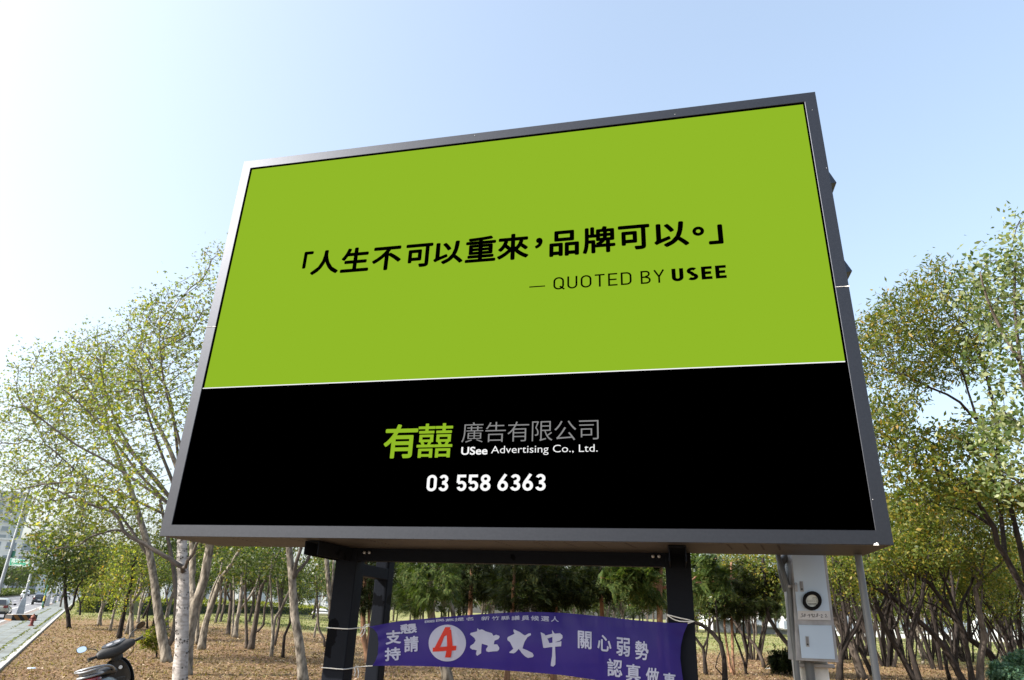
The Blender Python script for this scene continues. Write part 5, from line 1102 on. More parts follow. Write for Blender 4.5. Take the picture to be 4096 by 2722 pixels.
    mb = MB(); mb.box((0, -1.0, .52), (.26, .012, .15)); part(mb, 'number_plate', mat('blank_plate', (.6, .6, .6), .5), bevel=.004)
    mb = MB(); mb.tube([(-.16, -.15, .22), (-.26, -.1, .0)], .012, 8); part(mb, 'side_stand', M_matt)
    return root
SC = dict(loc=(-5.226, 10.56, 0), rz=R_(13.3), lean=R_(-15.5), turn=R_(26.4))
scooter('parked_scooter', 'dusty black motor scooter parked on the dry ground with two mirrors and silver rear rail', SC['loc'], SC['rz'], SC['lean'], SC['turn'], M_body)
def check(p):
    M_ = Matrix.Translation(SC['loc']) @ Matrix.Rotation(SC['rz'], 4, 'Z') @ Matrix.Rotation(SC['lean'], 4, 'Y'); q = np.array(M_ @ Vector(p)); d = q - EYE; z = d @ _f
    return round(2048 + FPX * (d @ CR) / z), round(1361 - FPX * (d @ CU) / z)

# ------------------------------------------------------------------ street furniture along the road
def local(root, mb, name, m_, par=None, **k): return mb.build(name, m_, par or root, **k)
M_steel = mat('grey_pole_paint', (.34, .36, .38), .5, .3, var=.12, scale=3); M_greenp = mat('green_pole_paint', (.05, .20, .13), .5, var=.15, scale=3); M_yel = mat('yellow_band', (.65, .5, .06), .6)
def lamp(label, px, py, h=9.0, base=.33, top=.075):
    g = gnd(px, py); r = empty('lamp_post', label, 'lamp post', tuple(g), math.atan2(RD[1], RD[0]), 'lamp posts along the kerb')
    mb = MB(); a = base; prof = [(a, 0), (a, .04), (a * .78, .9), (a * .6, 1.35), (a * .34, 1.55)]
    mb.loft([[(q * math.cos(math.pi / 4 + k * math.pi / 2 + 0) * 1.2, q * math.sin(math.pi / 4 + k * math.pi / 2) * 1.2, z) for k in range(4)] for q, z in prof]); local(r, mb, 'base', M_steel, bevel=.02)
    mb = MB(); mb.tube([(0, 0, 1.4), (0, 0, h * .6), (0, 0, h)], [.12, .1, top], 12); mb.tube(walk([(0, 0, h - .05), (0, .25, h + .3), (0, 1.2, h + .55), (0, 2.1, h + .6)], .2), .05, 8); local(r, mb, 'pole', M_steel, smooth='yes')
    mb = MB(); mb.loft([[(w_ * math.cos(k * math.pi / 4), y, h + .6 + d * math.sin(k * math.pi / 4)) for k in range(8)] for y, w_, d in ((2.0, .06, .05), (2.2, .15, .07), (2.6, .15, .07), (2.75, .05, .03))]); local(r, mb, 'lamp_head', M_steel, smooth='yes')
    return r
lamp('nearest grey lamp post, its flared foot behind the striped concrete block', 75, 2471)
lamp('grey lamp post with a flared foot just beyond the green pole', 186, 2427)
lamp('third grey lamp post along the kerb, behind the dark hatchback', 215, 2416)
lamp('farthest grey lamp post along the kerb, beside the dark forked tree', 238, 2408)
g = gnd(165, 2439); r = empty('green_pole', 'thin green pole with a yellow band standing on the kerb', 'pole', tuple(g))
mb = MB(); mb.tube([(0, 0, 0), (0, 0, 4.6)], .075, 12); local(r, mb, 'shaft', M_greenp, smooth='yes'); mb = MB(); mb.tube([(0, 0, .9), (0, 0, 1.5)], .079, 12); local(r, mb, 'band', M_yel, smooth='yes')
mb = MB(); mb.lathe((0, 0, 0), [(.26, 0), (.26, .05), (.15, .2), (.08, .3)], 12); local(r, mb, 'foot', M_steel)
# striped block
def stripes():
    m = bpy.data.materials.new('orange_black_stripes'); m.use_nodes = True; n = m.node_tree; p = n.nodes['Principled BSDF']; p.inputs['Roughness'].default_value = .8
    tc = n.nodes.new('ShaderNodeTexCoord'); mp = n.nodes.new('ShaderNodeMapping'); mp.inputs['Rotation'].default_value = (0, R_(45), 0); n.links.new(tc.outputs['Object'], mp.inputs[0])
    w_ = n.nodes.new('ShaderNodeTexWave'); w_.inputs['Scale'].default_value = .72; w_.bands_direction = 'X'; n.links.new(mp.outputs[0], w_.inputs[0])
    cr = n.nodes.new('ShaderNodeValToRGB'); cr.color_ramp.interpolation = 'CONSTANT'; cr.color_ramp.elements[0].color = (.02, .018, .017, 1); cr.color_ramp.elements[1].position = .5; cr.color_ramp.elements[1].color = (.22, .09, .02, 1)
    n.links.new(w_.outputs[0], cr.inputs[0]); n.links.new(cr.outputs[0], p.inputs['Base Color']); return m
g = gnd(95, 2486); g2 = gnd(147, 2486); wd = float(np.linalg.norm(g2 - gnd(45, 2486)))
r = empty('concrete_block', 'low concrete block painted with worn orange and black stripes at the lamp post foot', 'concrete block', tuple(g), math.atan2(g2[1] - g[1], g2[0] - g[0]))
mb = MB(); mb.box((0, .45, .2), (wd, .9, .5)); local(r, mb, 'body', stripes(), bevel=.03); mb = MB(); mb.box((0, .45, .462), (wd - .12, .78, .02)); local(r, mb, 'top_slab', M_conc)
# hydrant
g = gnd(123, 2508); r = empty('fire_hydrant', 'small faded red fire hydrant on the pavement before the striped block', 'fire hydrant', tuple(g)); M_hyd = mat('faded_red_paint', (.15, .024, .018), .6, var=.3, scale=6); M_hydo = mat('rust_orange', (.22, .075, .045), .7)
mb = MB(); mb.lathe((0, 0, .04), [(.17, 0), (.17, .05), (.1, .08), (.095, .46), (.13, .48), (.13, .52)], 16); local(r, mb, 'barrel', M_hyd, smooth='yes')
mb = MB(); mb.lathe((0, 0, .56), [(.15, 0), (.14, .05), (.1, .11), (.05, .14), (.045, .22), (.01, .23)], 16); local(r, mb, 'bonnet', M_hydo, smooth='yes')
for sx in (-1, 1):
    mb = MB(); mb.tube([(0, 0, .42), (sx * .17, 0, .42)], .06, 10); mb.tube([(sx * .16, 0, .42), (sx * .2, 0, .42)], .075, 8); local(r, mb, 'outlet', M_hyd, smooth='yes')
# sign post with the street-name plate
g = gnd(-42, 2490); bsz = g; r = empty('street_sign', 'green street name sign fixed high on a grey pole at the left edge', 'street sign', tuple(g))
mb = MB(); mb.tube([(0, 0, 0), (0, 0, 9.5)], [.13, .085], 12); local(r, mb, 'pole', M_steel, smooth='yes')
SY = g[1]
def sq(px, py, d=0.0): return dep(px, py, SY - d) - g
def c9(x, y): return (x / 3.7333, 2080 + y / 3.7333)
M_sgreen = mat('sign_green', (.02, .25, .14), .4); M_swhite = mat('sign_white', (.75, .78, .76), .4)
mb = MB(); mb.hexa([sq(*c9(*p), d) for d in (0, .05) for p in ((132, 682), (468, 708), (490, 604), (155, 572))]); pl = local(r, mb, 'name_plate', M_swhite)
mb = MB(); mb.hexa([sq(*c9(*p), d) for d in (.0505, .054) for p in ((137, 678), (464, 703), (485, 608), (159, 577))]); local(r, mb, 'plate_face', M_sgreen, pl)
mb = MB()
def sgn(u, v, e=0): return sq(*c9(u, -v + (u - 310) * .09), .058 + e)
for ch, x0, x1 in (('成', 170, 232), ('功', 238, 300), ('一', 308, 372), ('街', 376, 438)): put(mb, ch, (x0, -652 if ch != '一' else -634, x1, -592 if ch != '一' else -626), sgn, bold=.5)
put(mb, 'Chenggong 1st St.', (178, -694, 440, -664), sgn); local(r, mb, 'lettering', M_swhite, pl)
mb = MB(); mb.tube([sq(*c9(110, 612), -.05), sq(*c9(150, 618), -.02)], .05, 8); mb.tube([sq(*c9(100, 655), -.05), sq(*c9(140, 660), -.02)], .05, 8); local(r, mb, 'bracket', M_steel)
mb = MB(); mb.hexa([sq(*c9(*p), d) for d in (-.6, -.1) for p in ((150, 560), (215, 570), (240, 470), (165, 455))]); local(r, mb, 'signal_box', M_greenp)

# ------------------------------------------------------------------ vehicles and riders
M_carp = mat('dark_blue_paint', (.012, .014, .022), .2, coat=1.0); M_carp2 = mat('champagne_paint', (.38, .37, .30), .3, .3, coat=1.0); M_carw = mat('white_paint', (.7, .7, .7), .3, coat=.8)
M_glass = mat('dark_glass', (.03, .035, .04), .08, spec=.8); M_chrome = mat('trim_silver', (.6, .6, .62), .25, .9); M_plate = mat('plate_white', (.65, .65, .65), .5)
def car(name, label, loc, rz, paint, L=4.1, Wd=1.72, Hh=1.5, hatch=True, group=None):
    r = empty(name, label, 'car', loc, rz, group); hw = Wd / 2
    # body sections along x (forward +x): (x, bottom, top, half width)
    def loft(secs, nm, m_, par=None, sub=1):
        mb = MB(); rings = []
        for x, zb_, zt, w0, w1 in secs: rings.append([(x, -w0, zb_), (x, -w0 * 1.03, (zb_ + zt) * .5), (x, -w1, zt), (x, -w1 * .5, zt + .015), (x, w1 * .5, zt + .015), (x, w1, zt), (x, w0 * 1.03, (zb_ + zt) * .5), (x, w0, zb_)])
        mb.loft(rings); return local(r, mb, nm, m_, par, smooth='yes', sub=sub)
    x0, x1 = -L / 2, L / 2
    loft([(x0, .42, .8, hw * .88, hw * .84), (x0 + .06, .3, .93, hw * .96, hw * .92), (x0 + .5, .26, .97, hw, hw * .96), (0, .24, .95, hw, hw * .97), (x1 - 1.0, .24, .92, hw, hw * .95), (x1 - .25, .28, .8, hw * .95, hw * .88), (x1, .4, .64, hw * .8, hw * .75)], 'body', paint)
    rear = x0 + (.12 if hatch else .75)
    cab = [(rear, .9, .97, hw * .9, hw * .86), (rear + .35, .9, Hh - .1, hw * .9, hw * .7), (rear + .8, .9, Hh, hw * .92, hw * .72), (.25, .9, Hh - .02, hw * .93, hw * .72), (.75, .9, Hh - .22, hw * .93, hw * .75), (x1 - .98, .88, .93, hw * .9, hw * .86)]
    loft(cab, 'cabin', paint)
    mb = MB(); mb.hexa([(rear + .02, -hw * .74, 1.0), (rear + .02, hw * .74, 1.0), (rear + .05, hw * .74, 1.0), (rear + .05, -hw * .74, 1.0), (rear + .29, -hw * .62, Hh - .14), (rear + .29, hw * .62, Hh - .14), (rear + .34, hw * .62, Hh - .14), (rear + .34, -hw * .62, Hh - .14)]); local(r, mb, 'rear_window', M_glass)
    mb = MB(); mb.hexa([(x1 - 1.02, -hw * .76, .97), (x1 - 1.02, hw * .76, .97), (x1 - .98, hw * .76, .96), (x1 - .98, -hw * .76, .96), (.62, -hw * .66, Hh - .14), (.62, hw * .66, Hh - .14), (.7, hw * .66, Hh - .16), (.7, -hw * .66, Hh - .16)]); local(r, mb, 'windscreen', M_glass)
    for s_ in (-1, 1):
        mb = MB(); P = [(rear + .42, .99), (x1 - 1.15, .97), (.5, Hh - .2), (rear + .55, Hh - .14)]
        mb.hexa([(P[0][0], s_ * hw * .925, P[0][1]), (P[1][0], s_ * hw * .93, P[1][1]), (P[1][0], s_ * hw * .90, P[1][1]), (P[0][0], s_ * hw * .90, P[0][1]), (P[3][0], s_ * hw * .76, P[3][1]), (P[2][0], s_ * hw * .77, P[2][1]), (P[2][0], s_ * hw * .70, P[2][1]), (P[3][0], s_ * hw * .70, P[3][1])]); local(r, mb, 'side_window', M_glass)
        mb = MB(); mb.box((x0 + .03, s_ * hw * .76, .86), (.12, .3, .17)); local(r, mb, 'tail_light', M_redl, bevel=.02)
        mb = MB(); mb.box((x1 - .14, s_ * hw * .66, .66), (.2, .34, .14)); local(r, mb, 'headlight', M_chrome, bevel=.03)
        mb = MB(); mb.loft([[(.78 + q, s_ * (hw + .13) + w_ * math.cos(k * math.pi / 4), 1.02 + w_ * .7 * math.sin(k * math.pi / 4)) for k in range(8)] for q, w_ in ((-.07, .11), (0, .12), (.06, .05))]); mb.tube([(.8, s_ * hw * .9, .98), (.8, s_ * (hw + .06), 1.0)], .025, 6); local(r, mb, 'wing_mirror', M_blackp, smooth='yes')
        for x in (x0 + .78, x1 - .8):
            mb = MB(); mb.lathe((x, s_ * (hw - .1), .31), [(.2, -.1), (.3, -.1), (.315, -.05), (.315, .05), (.3, .1), (.2, .1)], 20, 'y'); wh = local(r, mb, 'wheel', M_tyre, smooth='yes')
            mb = MB(); mb.lathe((x, s_ * (hw - .1), .31), [(.19, -.102), (.19, .102)], 16, 'y'); local(r, mb, 'rim', M_rim, wh)
    mb = MB(); mb.box((x0 - .005, 0, .66), (.03, .36, .16)); local(r, mb, 'number_plate', M_plate)
    mb = MB(); mb.box((x0 + .0, 0, .42), (.16, Wd * .86, .2)); local(r, mb, 'bumper', M_blackp, bevel=.04)
    return r
HD = math.atan2(RD[1], RD[0])
g = gnd(152, 2421); car('parked_car', 'dark blue hatchback pulled up at the kerb, seen from behind', tuple(g + np.array([RD[0] * 1.2, RD[1] * 1.2, .02])), HD, M_carp, L=3.9, group=None)
g = gnd(-20, 2474); car('parked_car', 'light coloured car cut off by the left edge, black wing mirror showing', tuple(g + np.array([0, 0, .02])), HD, M_carp2, L=4.4)
g = gnd(1290, 2468); car('parked_car', 'white car parked beyond the lawn, mostly hidden by the front black post', tuple(g), R_(10), M_carw, L=4.2)
for i, (px, py, pt, lab) in enumerate(((262, 2396, M_carw, 'white van sized car far down the road beside the dark forked tree'), (235, 2392, M_carp, 'distant dark car at the far bend of the road'), (100, 2385, M_carw, 'distant white car on the far carriageway behind the median'))):
    g = gnd(px, py); car('distant_car', lab, tuple(g + np.array([0, 0, .03])), HD + (math.pi if i == 2 else 0), pt)
g = gnd(82, 2416); gr = tuple(g + np.array([0, 0, .02]))
scooter('ridden_scooter', 'dark red scooter ridden along the road by a person in white', gr, HD - math.pi / 2, 0, 0, mat('dark_red_paint', (.12, .015, .02), .3, coat=.5), detail=False)
def person(label, loc, rz, pts, edges, radii, shirt, trousers, hair_m, helmet=None):
    """one continuous skinned body; clothing by height, helmet its own child"""
    r = empty('person', label, 'person', loc, rz)
    me = bpy.data.meshes.new('body'); me.from_pydata(pts, edges, []); o = mesh_obj('body', me, [shirt, trousers, M_skin], r)
    o.modifiers.new('skin', 'SKIN'); o.modifiers.new('sub', 'SUBSURF').render_levels = 1
    for v, ra in zip(me.skin_vertices[0].data if me.skin_vertices else [], radii): v.radius = (ra, ra)
    if me.skin_vertices: me.skin_vertices[0].data[0].use_root = True
    return r
M_skin = mat('skin', (.45, .26, .18), .6); M_shirt = mat('white_shirt', (.72, .73, .75), .8); M_trou = mat('dark_trousers', (.04, .045, .06), .85)
def seated(label, loc, rz):
    # y forward; hips on the seat, hands on the grips, feet on the footboard
    P = [(0, -.25, .86), (0, -.2, 1.12), (0, -.13, 1.34), (0, -.1, 1.46), (0, -.08, 1.62), (.19, -.14, 1.36), (.27, .02, 1.16), (.29, .23, 1.08), (-.19, -.14, 1.36), (-.27, .02, 1.16), (-.29, .23, 1.08), (.14, .12, .82), (.15, .22, .42), (.15, .34, .34), (-.14, .12, .82), (-.15, .22, .42), (-.15, .34, .34)]
    E_ = [(0, 1), (1, 2), (2, 3), (3, 4), (2, 5), (5, 6), (6, 7), (2, 8), (8, 9), (9, 10), (0, 11), (11, 12), (12, 13), (0, 14), (14, 15), (15, 16)]
    Rr = [.17, .15, .15, .06, .1, .075, .055, .04, .075, .055, .04, .1, .065, .05, .1, .065, .05]
    r = empty('person', label, 'person', loc, rz)
    me = bpy.data.meshes.new('body'); me.from_pydata(P, E_, []); o = mesh_obj('body', me, M_shirt, r)
    o.modifiers.new('skin', 'SKIN'); o.modifiers.new('sub', 'SUBSURF').render_levels = 1
    bm = bmesh.new(); bm.from_mesh(me); sk = bm.verts.layers.skin.verify(); bm.verts.ensure_lookup_table()
    for v, ra in zip(bm.verts, Rr): v[sk].radius = (ra, ra)
    bm.verts[0][sk].use_root = True; bm.to_mesh(me); bm.free()
    dg = bpy.context.evaluated_depsgraph_get(); bpy.context.view_layer.update(); me2 = bpy.data.meshes.new_from_object(o.evaluated_get(bpy.context.evaluated_depsgraph_get()))
    o.modifiers.clear(); o.data = me2; me2.materials.clear()
    for k in (M_shirt, M_trou, M_skin): me2.materials.append(k)
    for p in me2.polygons:
        c = p.center; p.material_index = 2 if (c.z > 1.47 or (c.y > .17 and c.z > .95)) else (1 if c.z < .95 else 0); p.use_smooth = True
    mb = MB(); mb.lathe((0, -.08, 1.62), [(.0, -.04), (.135, -.03), (.145, .03), (.125, .1), (.07, .15), (.01, .165)], 16); mb.build('helmet', M_shirt, r, smooth='yes')
    return r
seated('person in a white shirt and white helmet riding the dark red scooter', gr, HD - math.pi / 2)

# ------------------------------------------------------------------ background: hedges, far trees, buildings
def leafy_box(name, label, cat, s0, s1, t0, t1, h, leaf, n, size, z0=.1, fn=None):
    out = []; f = fn or (lambda s, t, z: np.array(rp(s, t, z)))
    for k in range(n):
        s, t, z = random.uniform(s0, s1), random.uniform(t0, t1), z0 + h * random.random() ** .7
        if random.random() < .7:
            q = random.random()
            if q < .4: z = z0 + h * random.uniform(.9, 1.03)
            else: t = t0 if q < .55 else t1
        out.append(f(s, t, z))
    cent = np.array(out); cent += rng.normal(0, size * .35, cent.shape); q = leaf_quads(cent, size, droop=-.2)
    c = f((s0 + s1) / 2, (t0 + t1) / 2, 0); root = empty(name, label, cat, tuple(c)); quads('foliage', q - c, leaf, root)
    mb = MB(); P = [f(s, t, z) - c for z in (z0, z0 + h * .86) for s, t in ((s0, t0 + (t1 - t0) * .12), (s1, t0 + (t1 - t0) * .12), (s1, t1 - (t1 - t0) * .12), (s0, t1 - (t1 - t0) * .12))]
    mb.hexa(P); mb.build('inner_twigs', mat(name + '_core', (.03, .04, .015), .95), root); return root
L_hedge = leafmat('hedge_leaf', [(0, (.05, .075, .02)), (.6, (.10, .12, .035)), (1, (.16, .17, .06))], .3); L_gold = leafmat('golden_leaf', [(0, (.10, .125, .015)), (.5, (.19, .21, .02)), (1, (.30, .29, .04))], .35)
leafy_box('median_hedge', 'long low clipped hedge along the median of the road', 'hedge', 95, 330, -16.6, -14.2, 1.1, L_hedge, 12000, .5, z0=.15)
g = gnd(338, 2452)
def wb(s, t, z): return np.array([g[0] + s, g[1] + t, gz(g[0] + s, g[1] + t) + z])
leafy_box('golden_bush', 'clipped golden green bush on the lawn behind the thin young tree', 'bush', -1.0, 1.0, 0, 1.9, 1.45, L_gold, 3200, .16, z0=.02, fn=wb)
def lawn_hedge(label, px0, px1, py, h, leaf, n):
    a, b = gnd(px0, py), gnd(px1, py); d = (b - a)[:2]; L = np.linalg.norm(d); d /= L; nrm = np.array([-d[1], d[0]])
    def f(s, t, z): q = a[:2] + d * s + nrm * t; return np.array([q[0], q[1], gz(q[0], q[1]) + z])
    leafy_box('lawn_hedge', label, 'hedge', 0, L, 0, 2.2, h, leaf, n, .3, z0=.02, fn=f)
lawn_hedge('golden green hedge across the lawn seen between the grove trunks', 560, 1330, 2463, 1.6, L_gold, 9000)
lawn_hedge('dark green hedge at the left edge of the lawn behind the stump tree', 372, 470, 2448, 2.4, L_dense, 2600)

PROTO = []
def bushy(seed, h, w_, leaf, n=2600, size=.34, bark=M_grey):
    """a far tree: trunk with limbs, crown of many clumps; returned as (trunk mesh, crown mesh)"""
    random.seed(seed); mb = MB(); cl = []
    mb.tube(walk([(0, 0, -.2), (random.gauss(0, .1), random.gauss(0, .1), h * .25), (random.gauss(0, .2), random.gauss(0, .2), h * .55), (0, 0, h * .85)], .5), [.2 * h / 7 * (1 - .1 * k) for k in range(9)] if False else .13 * h / 7, 7)
    for k in range(9):
        a = random.uniform(0, 6.28); z0 = h * random.uniform(.22, .6); r = w_ * random.uniform(.45, .95); z1 = h * random.uniform(.45, .95)
        tip = (r * math.cos(a), r * math.sin(a), z1); mb.tube(walk([(0, 0, z0), (tip[0] * .45, tip[1] * .45, z0 + (z1 - z0) * .6), tip], .5), .05 * h / 7, 5)
        for j in range(3): cl.append((tip[0] + random.gauss(0, w_ * .22), tip[1] + random.gauss(0, w_ * .22), z1 + random.gauss(0, h * .07), random.uniform(.22, .42) * w_))
    cl.append((0, 0, h * .92, w_ * .35)); per = n // len(cl); P = []
    for x, y, z, r in cl: P += in_ball(per, (x, y, z), (r, r, r * .8), .35)
    q = leaf_quads(np.array(P), size)
    t = mb.build('trunk', bark, None, smooth='yes'); c = quads('crown', q, leaf)
    return t, c
protos = [bushy(11, 7, 2.7, L_far), bushy(12, 8, 3.2, L_far), bushy(13, 6, 2.6, L_right), bushy(14, 9, 3.4, L_dense), bushy(15, 7, 3.0, L_gum)]
random.seed(99)
used = set()
def far_tree(label, group, x, y, sc, k, name='far_tree'):
    t, c = protos[k]
    r = empty(name, label, 'tree', (x, y, gz(x, y)), random.uniform(0, 6.28), group); r.scale = (sc, sc, sc * random.uniform(.9, 1.15))
    if k not in used: used.add(k); t.parent = r; c.parent = r
    else:
        for o in (t, c):
            q = o.copy(); C.objects.link(q); q.parent = r
    return r
G1 = 'tree row beyond the lawn'
for k in range(64):
    az = R_(-31 + 64 * k / 63 + random.uniform(-.5, .5)); d = random.uniform(128, 165) - (22 if az < R_(-8) else 0)
    far_tree('tree in the hazy row beyond the lawn', G1, d * math.sin(az), d * math.cos(az), random.uniform(.8, 1.35), random.choice((0, 1, 3)))
for k in range(34):
    az = R_(-9 + 33 * k / 33 + random.uniform(-.5, .5)); d = random.uniform(142, 172)
    far_tree('tree in the hazy row beyond the lawn', G1, d * math.sin(az), d * math.cos(az), random.uniform(1.15, 1.6), random.choice((1, 3, 0)))
for k in range(13):
    az = R_(-6 + 17 * k / 12 + random.uniform(-.4, .4)); d = random.uniform(88, 118)
    far_tree('dark leafy tree on the lawn behind the conifers and the banner', 'dark trees on the lawn behind the banner', d * math.sin(az), d * math.cos(az), random.uniform(.65, .95), 3)
G2 = 'scattered trees on the lawn'
for px, py, sc, k in ((1110, 2500, .8, 3), (1180, 2492, .7, 0), (880, 2488, .85, 3), (860, 2492, .8, 3), (995, 2488, .9, 3), (700, 2478, .9, 0), (3780, 2570, .75, 2), (3850, 2580, .7, 4), (3640, 2585, .6, 2), (4020, 2590, .75, 2), (4090, 2575, .8, 0), (3560, 2575, .7, 4), (2560, 2520, .9, 0), (2240, 2515, 1.0, 1)):
    g = gnd(px, py); far_tree('small tree standing on the open lawn behind the grove', G2, g[0], g[1], sc, k)
def thicket(seed):
    random.seed(seed); mb = MB(); P = []
    for k in range(9):
        a = random.uniform(0, 6.28); r0 = random.uniform(0, .5); ln = random.uniform(1.0, 3.2); h = random.uniform(6.0, 8.5)
        p = [(r0 * math.cos(a), r0 * math.sin(a), -.1)]
        for j in range(1, 6):
            t = j / 5; p.append((r0 * math.cos(a) + ln * t * math.cos(a) + random.gauss(0, .16) - .6 * t, r0 * math.sin(a) + ln * t * math.sin(a) + random.gauss(0, .16), h * t ** .85))
        mb.tube(walk(p, .3), list(np.linspace(random.uniform(.06, .1), .025, len(walk(p, .3)))), 6)
        for j in (2, 3, 4):
            q = p[j]; b = random.uniform(0, 6.28); e = (q[0] + 1.1 * math.cos(b), q[1] + 1.1 * math.sin(b), q[2] + random.uniform(.7, 1.6)); mb.tube(walk([q, ((q[0] * .5 + e[0] * .5) + .1, (q[1] + e[1]) / 2, q[2] * .6 + e[2] * .4), e], .3), .02, 4); P += in_ball(26, e, (.8, .8, .55))
        P += in_ball(90, p[-1], (1.2, 1.2, .9)); P += in_ball(34, p[-2], (.9, .9, .6))
    return mb.build('trunk', M_dark, None, smooth='yes'), quads('crown', leaf_quads(np.concatenate([np.array(P) + rng.normal(0, .22, (len(P), 3)) for _ in range(5)]), .16), L_right)
thick = [thicket(31), thicket(32), thicket(33)]
GT = 'dark many stemmed trees deep in the thicket'
random.seed(5)
for k, (px, py) in enumerate(((3390, 2640), (3540, 2668), (3620, 2630), (3720, 2640), (3760, 2680), (3870, 2650), (3950, 2630), (4040, 2665), (4090, 2690), (3480, 2625), (3820, 2625), (4120, 2640), (3010, 2640), (3560, 2610))):
    g = gnd(px, py); r = empty('many_stemmed_tree', 'dark many stemmed tree among the deeper rows of the thicket', 'tree', tuple(g), random.uniform(0, 6.28), GT); sc = random.uniform(.85, 1.15); r.scale = (sc, sc, sc)
    for o in thick[k % 3]:
        q = o if k < 3 else o.copy()
        if k >= 3: C.objects.link(q)
        q.parent = r
G3 = 'street trees on the median'
for k in range(16):
    x, y, z = rp(120 + k * 17, -15.6 + random.uniform(-.8, .8)); far_tree('round street tree planted on the road median', G3, x, y, random.uniform(.75, 1.0), random.choice((0, 1)), 'street_tree')
G4 = 'trees behind the far pavement bend'
for k in range(14):
    x, y, z = rp(95 + k * 12, 6 + random.uniform(-1, 6)); far_tree('dark tree behind the dark forked tree, beside the far pavement', G4, x, y, random.uniform(.7, 1.1), random.choice((3, 3, 0)))

M_bwall = mat('grey_tile_facade', (.48, .50, .53), .7, var=.08, scale=.4); M_bwin = mat('facade_glass', (.22, .26, .31), .15, spec=.7); M_bwhite = mat('white_render', (.62, .63, .64), .7, var=.06, scale=.5); M_broof = mat('light_metal_roof', (.5, .52, .55), .5, .2)
def building(name, label, cx_, cy_, wx, wy, h, floors, cols, wall, rz=0, roof=None):
    r = empty(name, label, 'building', (cx_, cy_, gz(cx_, cy_)), rz)
    mb = MB(); mb.box((0, 0, h / 2 - .5), (wx, wy, h + 1)); local(r, mb, 'wall', wall)
    mb = MB(); mb.box((0, 0, h + .25), (wx + .5, wy + .5, .6)); local(r, mb, 'roof', roof or wall)
    fh = h / floors
    for f in range(floors):
        for c in range(cols):
            x = -wx / 2 + (c + .5) * wx / cols
            mb = MB(); mb.box((x, -wy / 2 - .02, (f + .55) * fh), (wx / cols * .62, .12, fh * .55)); w_ = local(r, mb, 'window', M_bwin)
            mb = MB(); mb.box((x, -wy / 2 - .1, (f + .55) * fh - fh * .3), (wx / cols * .7, .16, fh * .06)); local(r, mb, 'sill', wall, w_)
    return r
q = dep(-75, 2300, 330); building('tower_block', 'tall grey blue tower block rising behind the street sign at the left edge', q[0], 330, 17, 20, 44, 12, 4, M_bwall, R_(20))
q = dep(52, 2320, 250); building('shop_building', 'low building with glass front behind the street sign', q[0], 250, 18, 14, 17, 4, 4, M_bwhite, R_(25))
q = dep(215, 2350, 420); building('shop_building', 'distant pale block at the end of the road', q[0], 420, 30, 20, 20, 5, 6, M_bwhite, R_(20))
q = dep(1120, 2450, 175); building('low_building', 'low white building beyond the lawn between the grove trunks', q[0] - 8, 175, 44, 12, 5.0, 1, 11, M_bwhite, R_(8))
q = dep(3130, 2450, 190); building('terrace_building', 'white terraced building behind the meter cabinet', q[0], 190, 40, 20, 13, 4, 12, M_bwhite, R_(-6))
q = dep(3620, 2540, 165); building('low_hall', 'long low white hall with a pale roof across the lawn on the right', q[0], 165, 46, 14, 5.0, 1, 12, M_bwhite, R_(-12), M_broof)
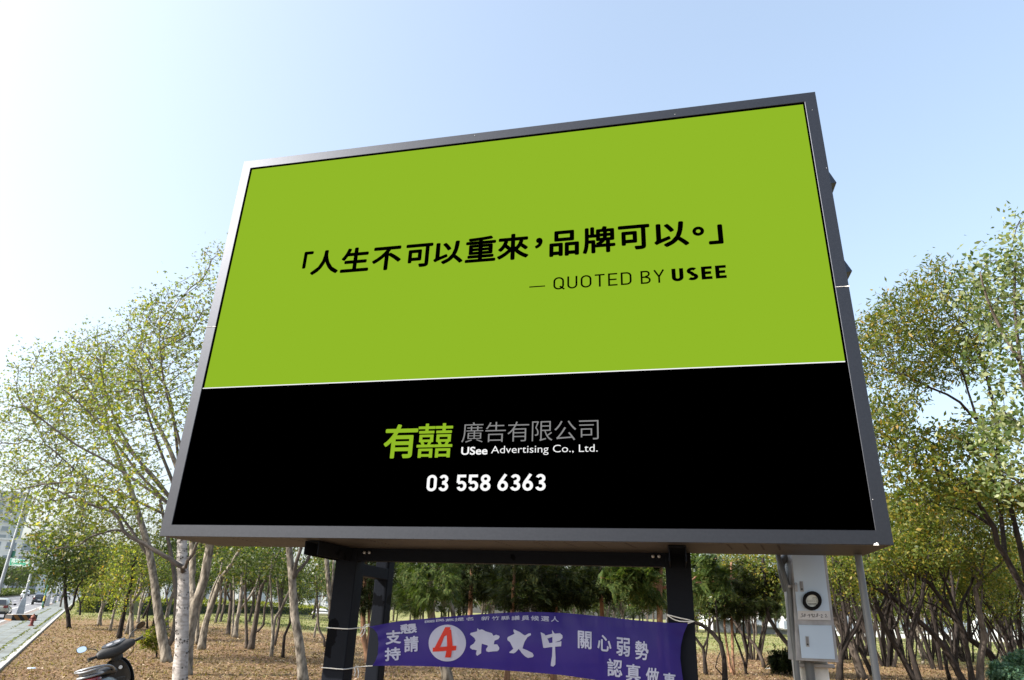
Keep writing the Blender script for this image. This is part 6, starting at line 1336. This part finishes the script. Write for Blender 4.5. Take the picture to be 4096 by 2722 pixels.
# the grey ramp wall that slopes down behind the conifers
a, b = dep(2860, 2500, 150), dep(3190, 2540, 150); c_ = (a + b) / 2; r = empty('ramp_wall', 'grey sloping ramp wall across the lawn left of the meter cabinet', 'wall', (c_[0], 150, gz(c_[0], 150)))
hz = lambda px, py: dep(px, py, 150)[2] - gz(c_[0], 150)
mb = MB(); mb.hexa([(a[0] - c_[0], 0, -.5), (b[0] - c_[0], 0, -.5), (b[0] - c_[0], 1.5, -.5), (a[0] - c_[0], 1.5, -.5), (a[0] - c_[0], 0, hz(2860, 2478)), (b[0] - c_[0], 0, hz(3190, 2530)), (b[0] - c_[0], 1.5, hz(3190, 2530)), (a[0] - c_[0], 1.5, hz(2860, 2478))]); local(r, mb, 'wall_face', mat('ramp_grey', (.2, .21, .23), .8, var=.1, scale=.5))
mb = MB(); mb.hexa([(a[0] - c_[0], -.3, hz(2860, 2478)), (b[0] - c_[0], -.3, hz(3190, 2530)), (b[0] - c_[0], 1.6, hz(3190, 2530)), (a[0] - c_[0], 1.6, hz(2860, 2478)), (a[0] - c_[0], -.3, hz(2860, 2472)), (b[0] - c_[0], -.3, hz(3190, 2524)), (b[0] - c_[0], 1.6, hz(3190, 2524)), (a[0] - c_[0], 1.6, hz(2860, 2472))]); local(r, mb, 'coping', M_kerb)
# thin warm-weather haze over the whole place
mb = MB(); mb.box((0, 250, 27), (1700, 1500, 60)); hz_ = bpy.data.materials.new('haze_air'); hz_.use_nodes = True; n = hz_.node_tree
for k in list(n.nodes):
    if k.type != 'OUTPUT_MATERIAL': n.nodes.remove(k)
pv = n.nodes.new('ShaderNodeVolumePrincipled'); pv.inputs['Color'].default_value = (.9, .93, .97, 1); pv.inputs['Density'].default_value = HAZE; pv.inputs['Anisotropy'].default_value = .3
n.links.new(pv.outputs[0], [k for k in n.nodes if k.type == 'OUTPUT_MATERIAL'][0].inputs['Volume'])
if HAZE: tag(mb.build('haze', hz_), kind='stuff')
# small things on the ground
def stone(name, label, cat, px, py, s, m_, el=(1, .6, .4)):
    g = gnd(px, py); mb = MB(); bm = bmesh.new(); bmesh.ops.create_icosphere(bm, subdivisions=2, radius=1)
    vs = [(v.co.x * s * el[0] * random.uniform(.85, 1.15), v.co.y * s * el[1] * random.uniform(.85, 1.15), max(-.3, v.co.z) * s * el[2] * random.uniform(.85, 1.1)) for v in bm.verts]; mb.add(vs, [tuple(v.index for v in f.verts) for f in bm.faces]); bm.free()
    o = mb.build(name, m_, smooth='all'); o.location = (g[0], g[1], g[2] + s * el[2] * .25); return tag(o, label, cat)
stone('litter', 'white crumpled litter lying on the dry ground left of the scooter', 'litter', 127, 2677, .19, M_mwhite, (1, .5, .22))
stone('stone', 'pale stone at the foot of the brown left bending trunk', 'stone', 3074, 2677, .14, M_conc)
stone('clod', 'dark lump on the edge of the pavement', 'lump', 184, 2542, .14, M_scar, (1, .6, .3))
stone('litter', 'small white scrap on the ground among the dark trunks on the right', 'litter', 3868, 2672, .09, M_mwhite, (1, .6, .25))
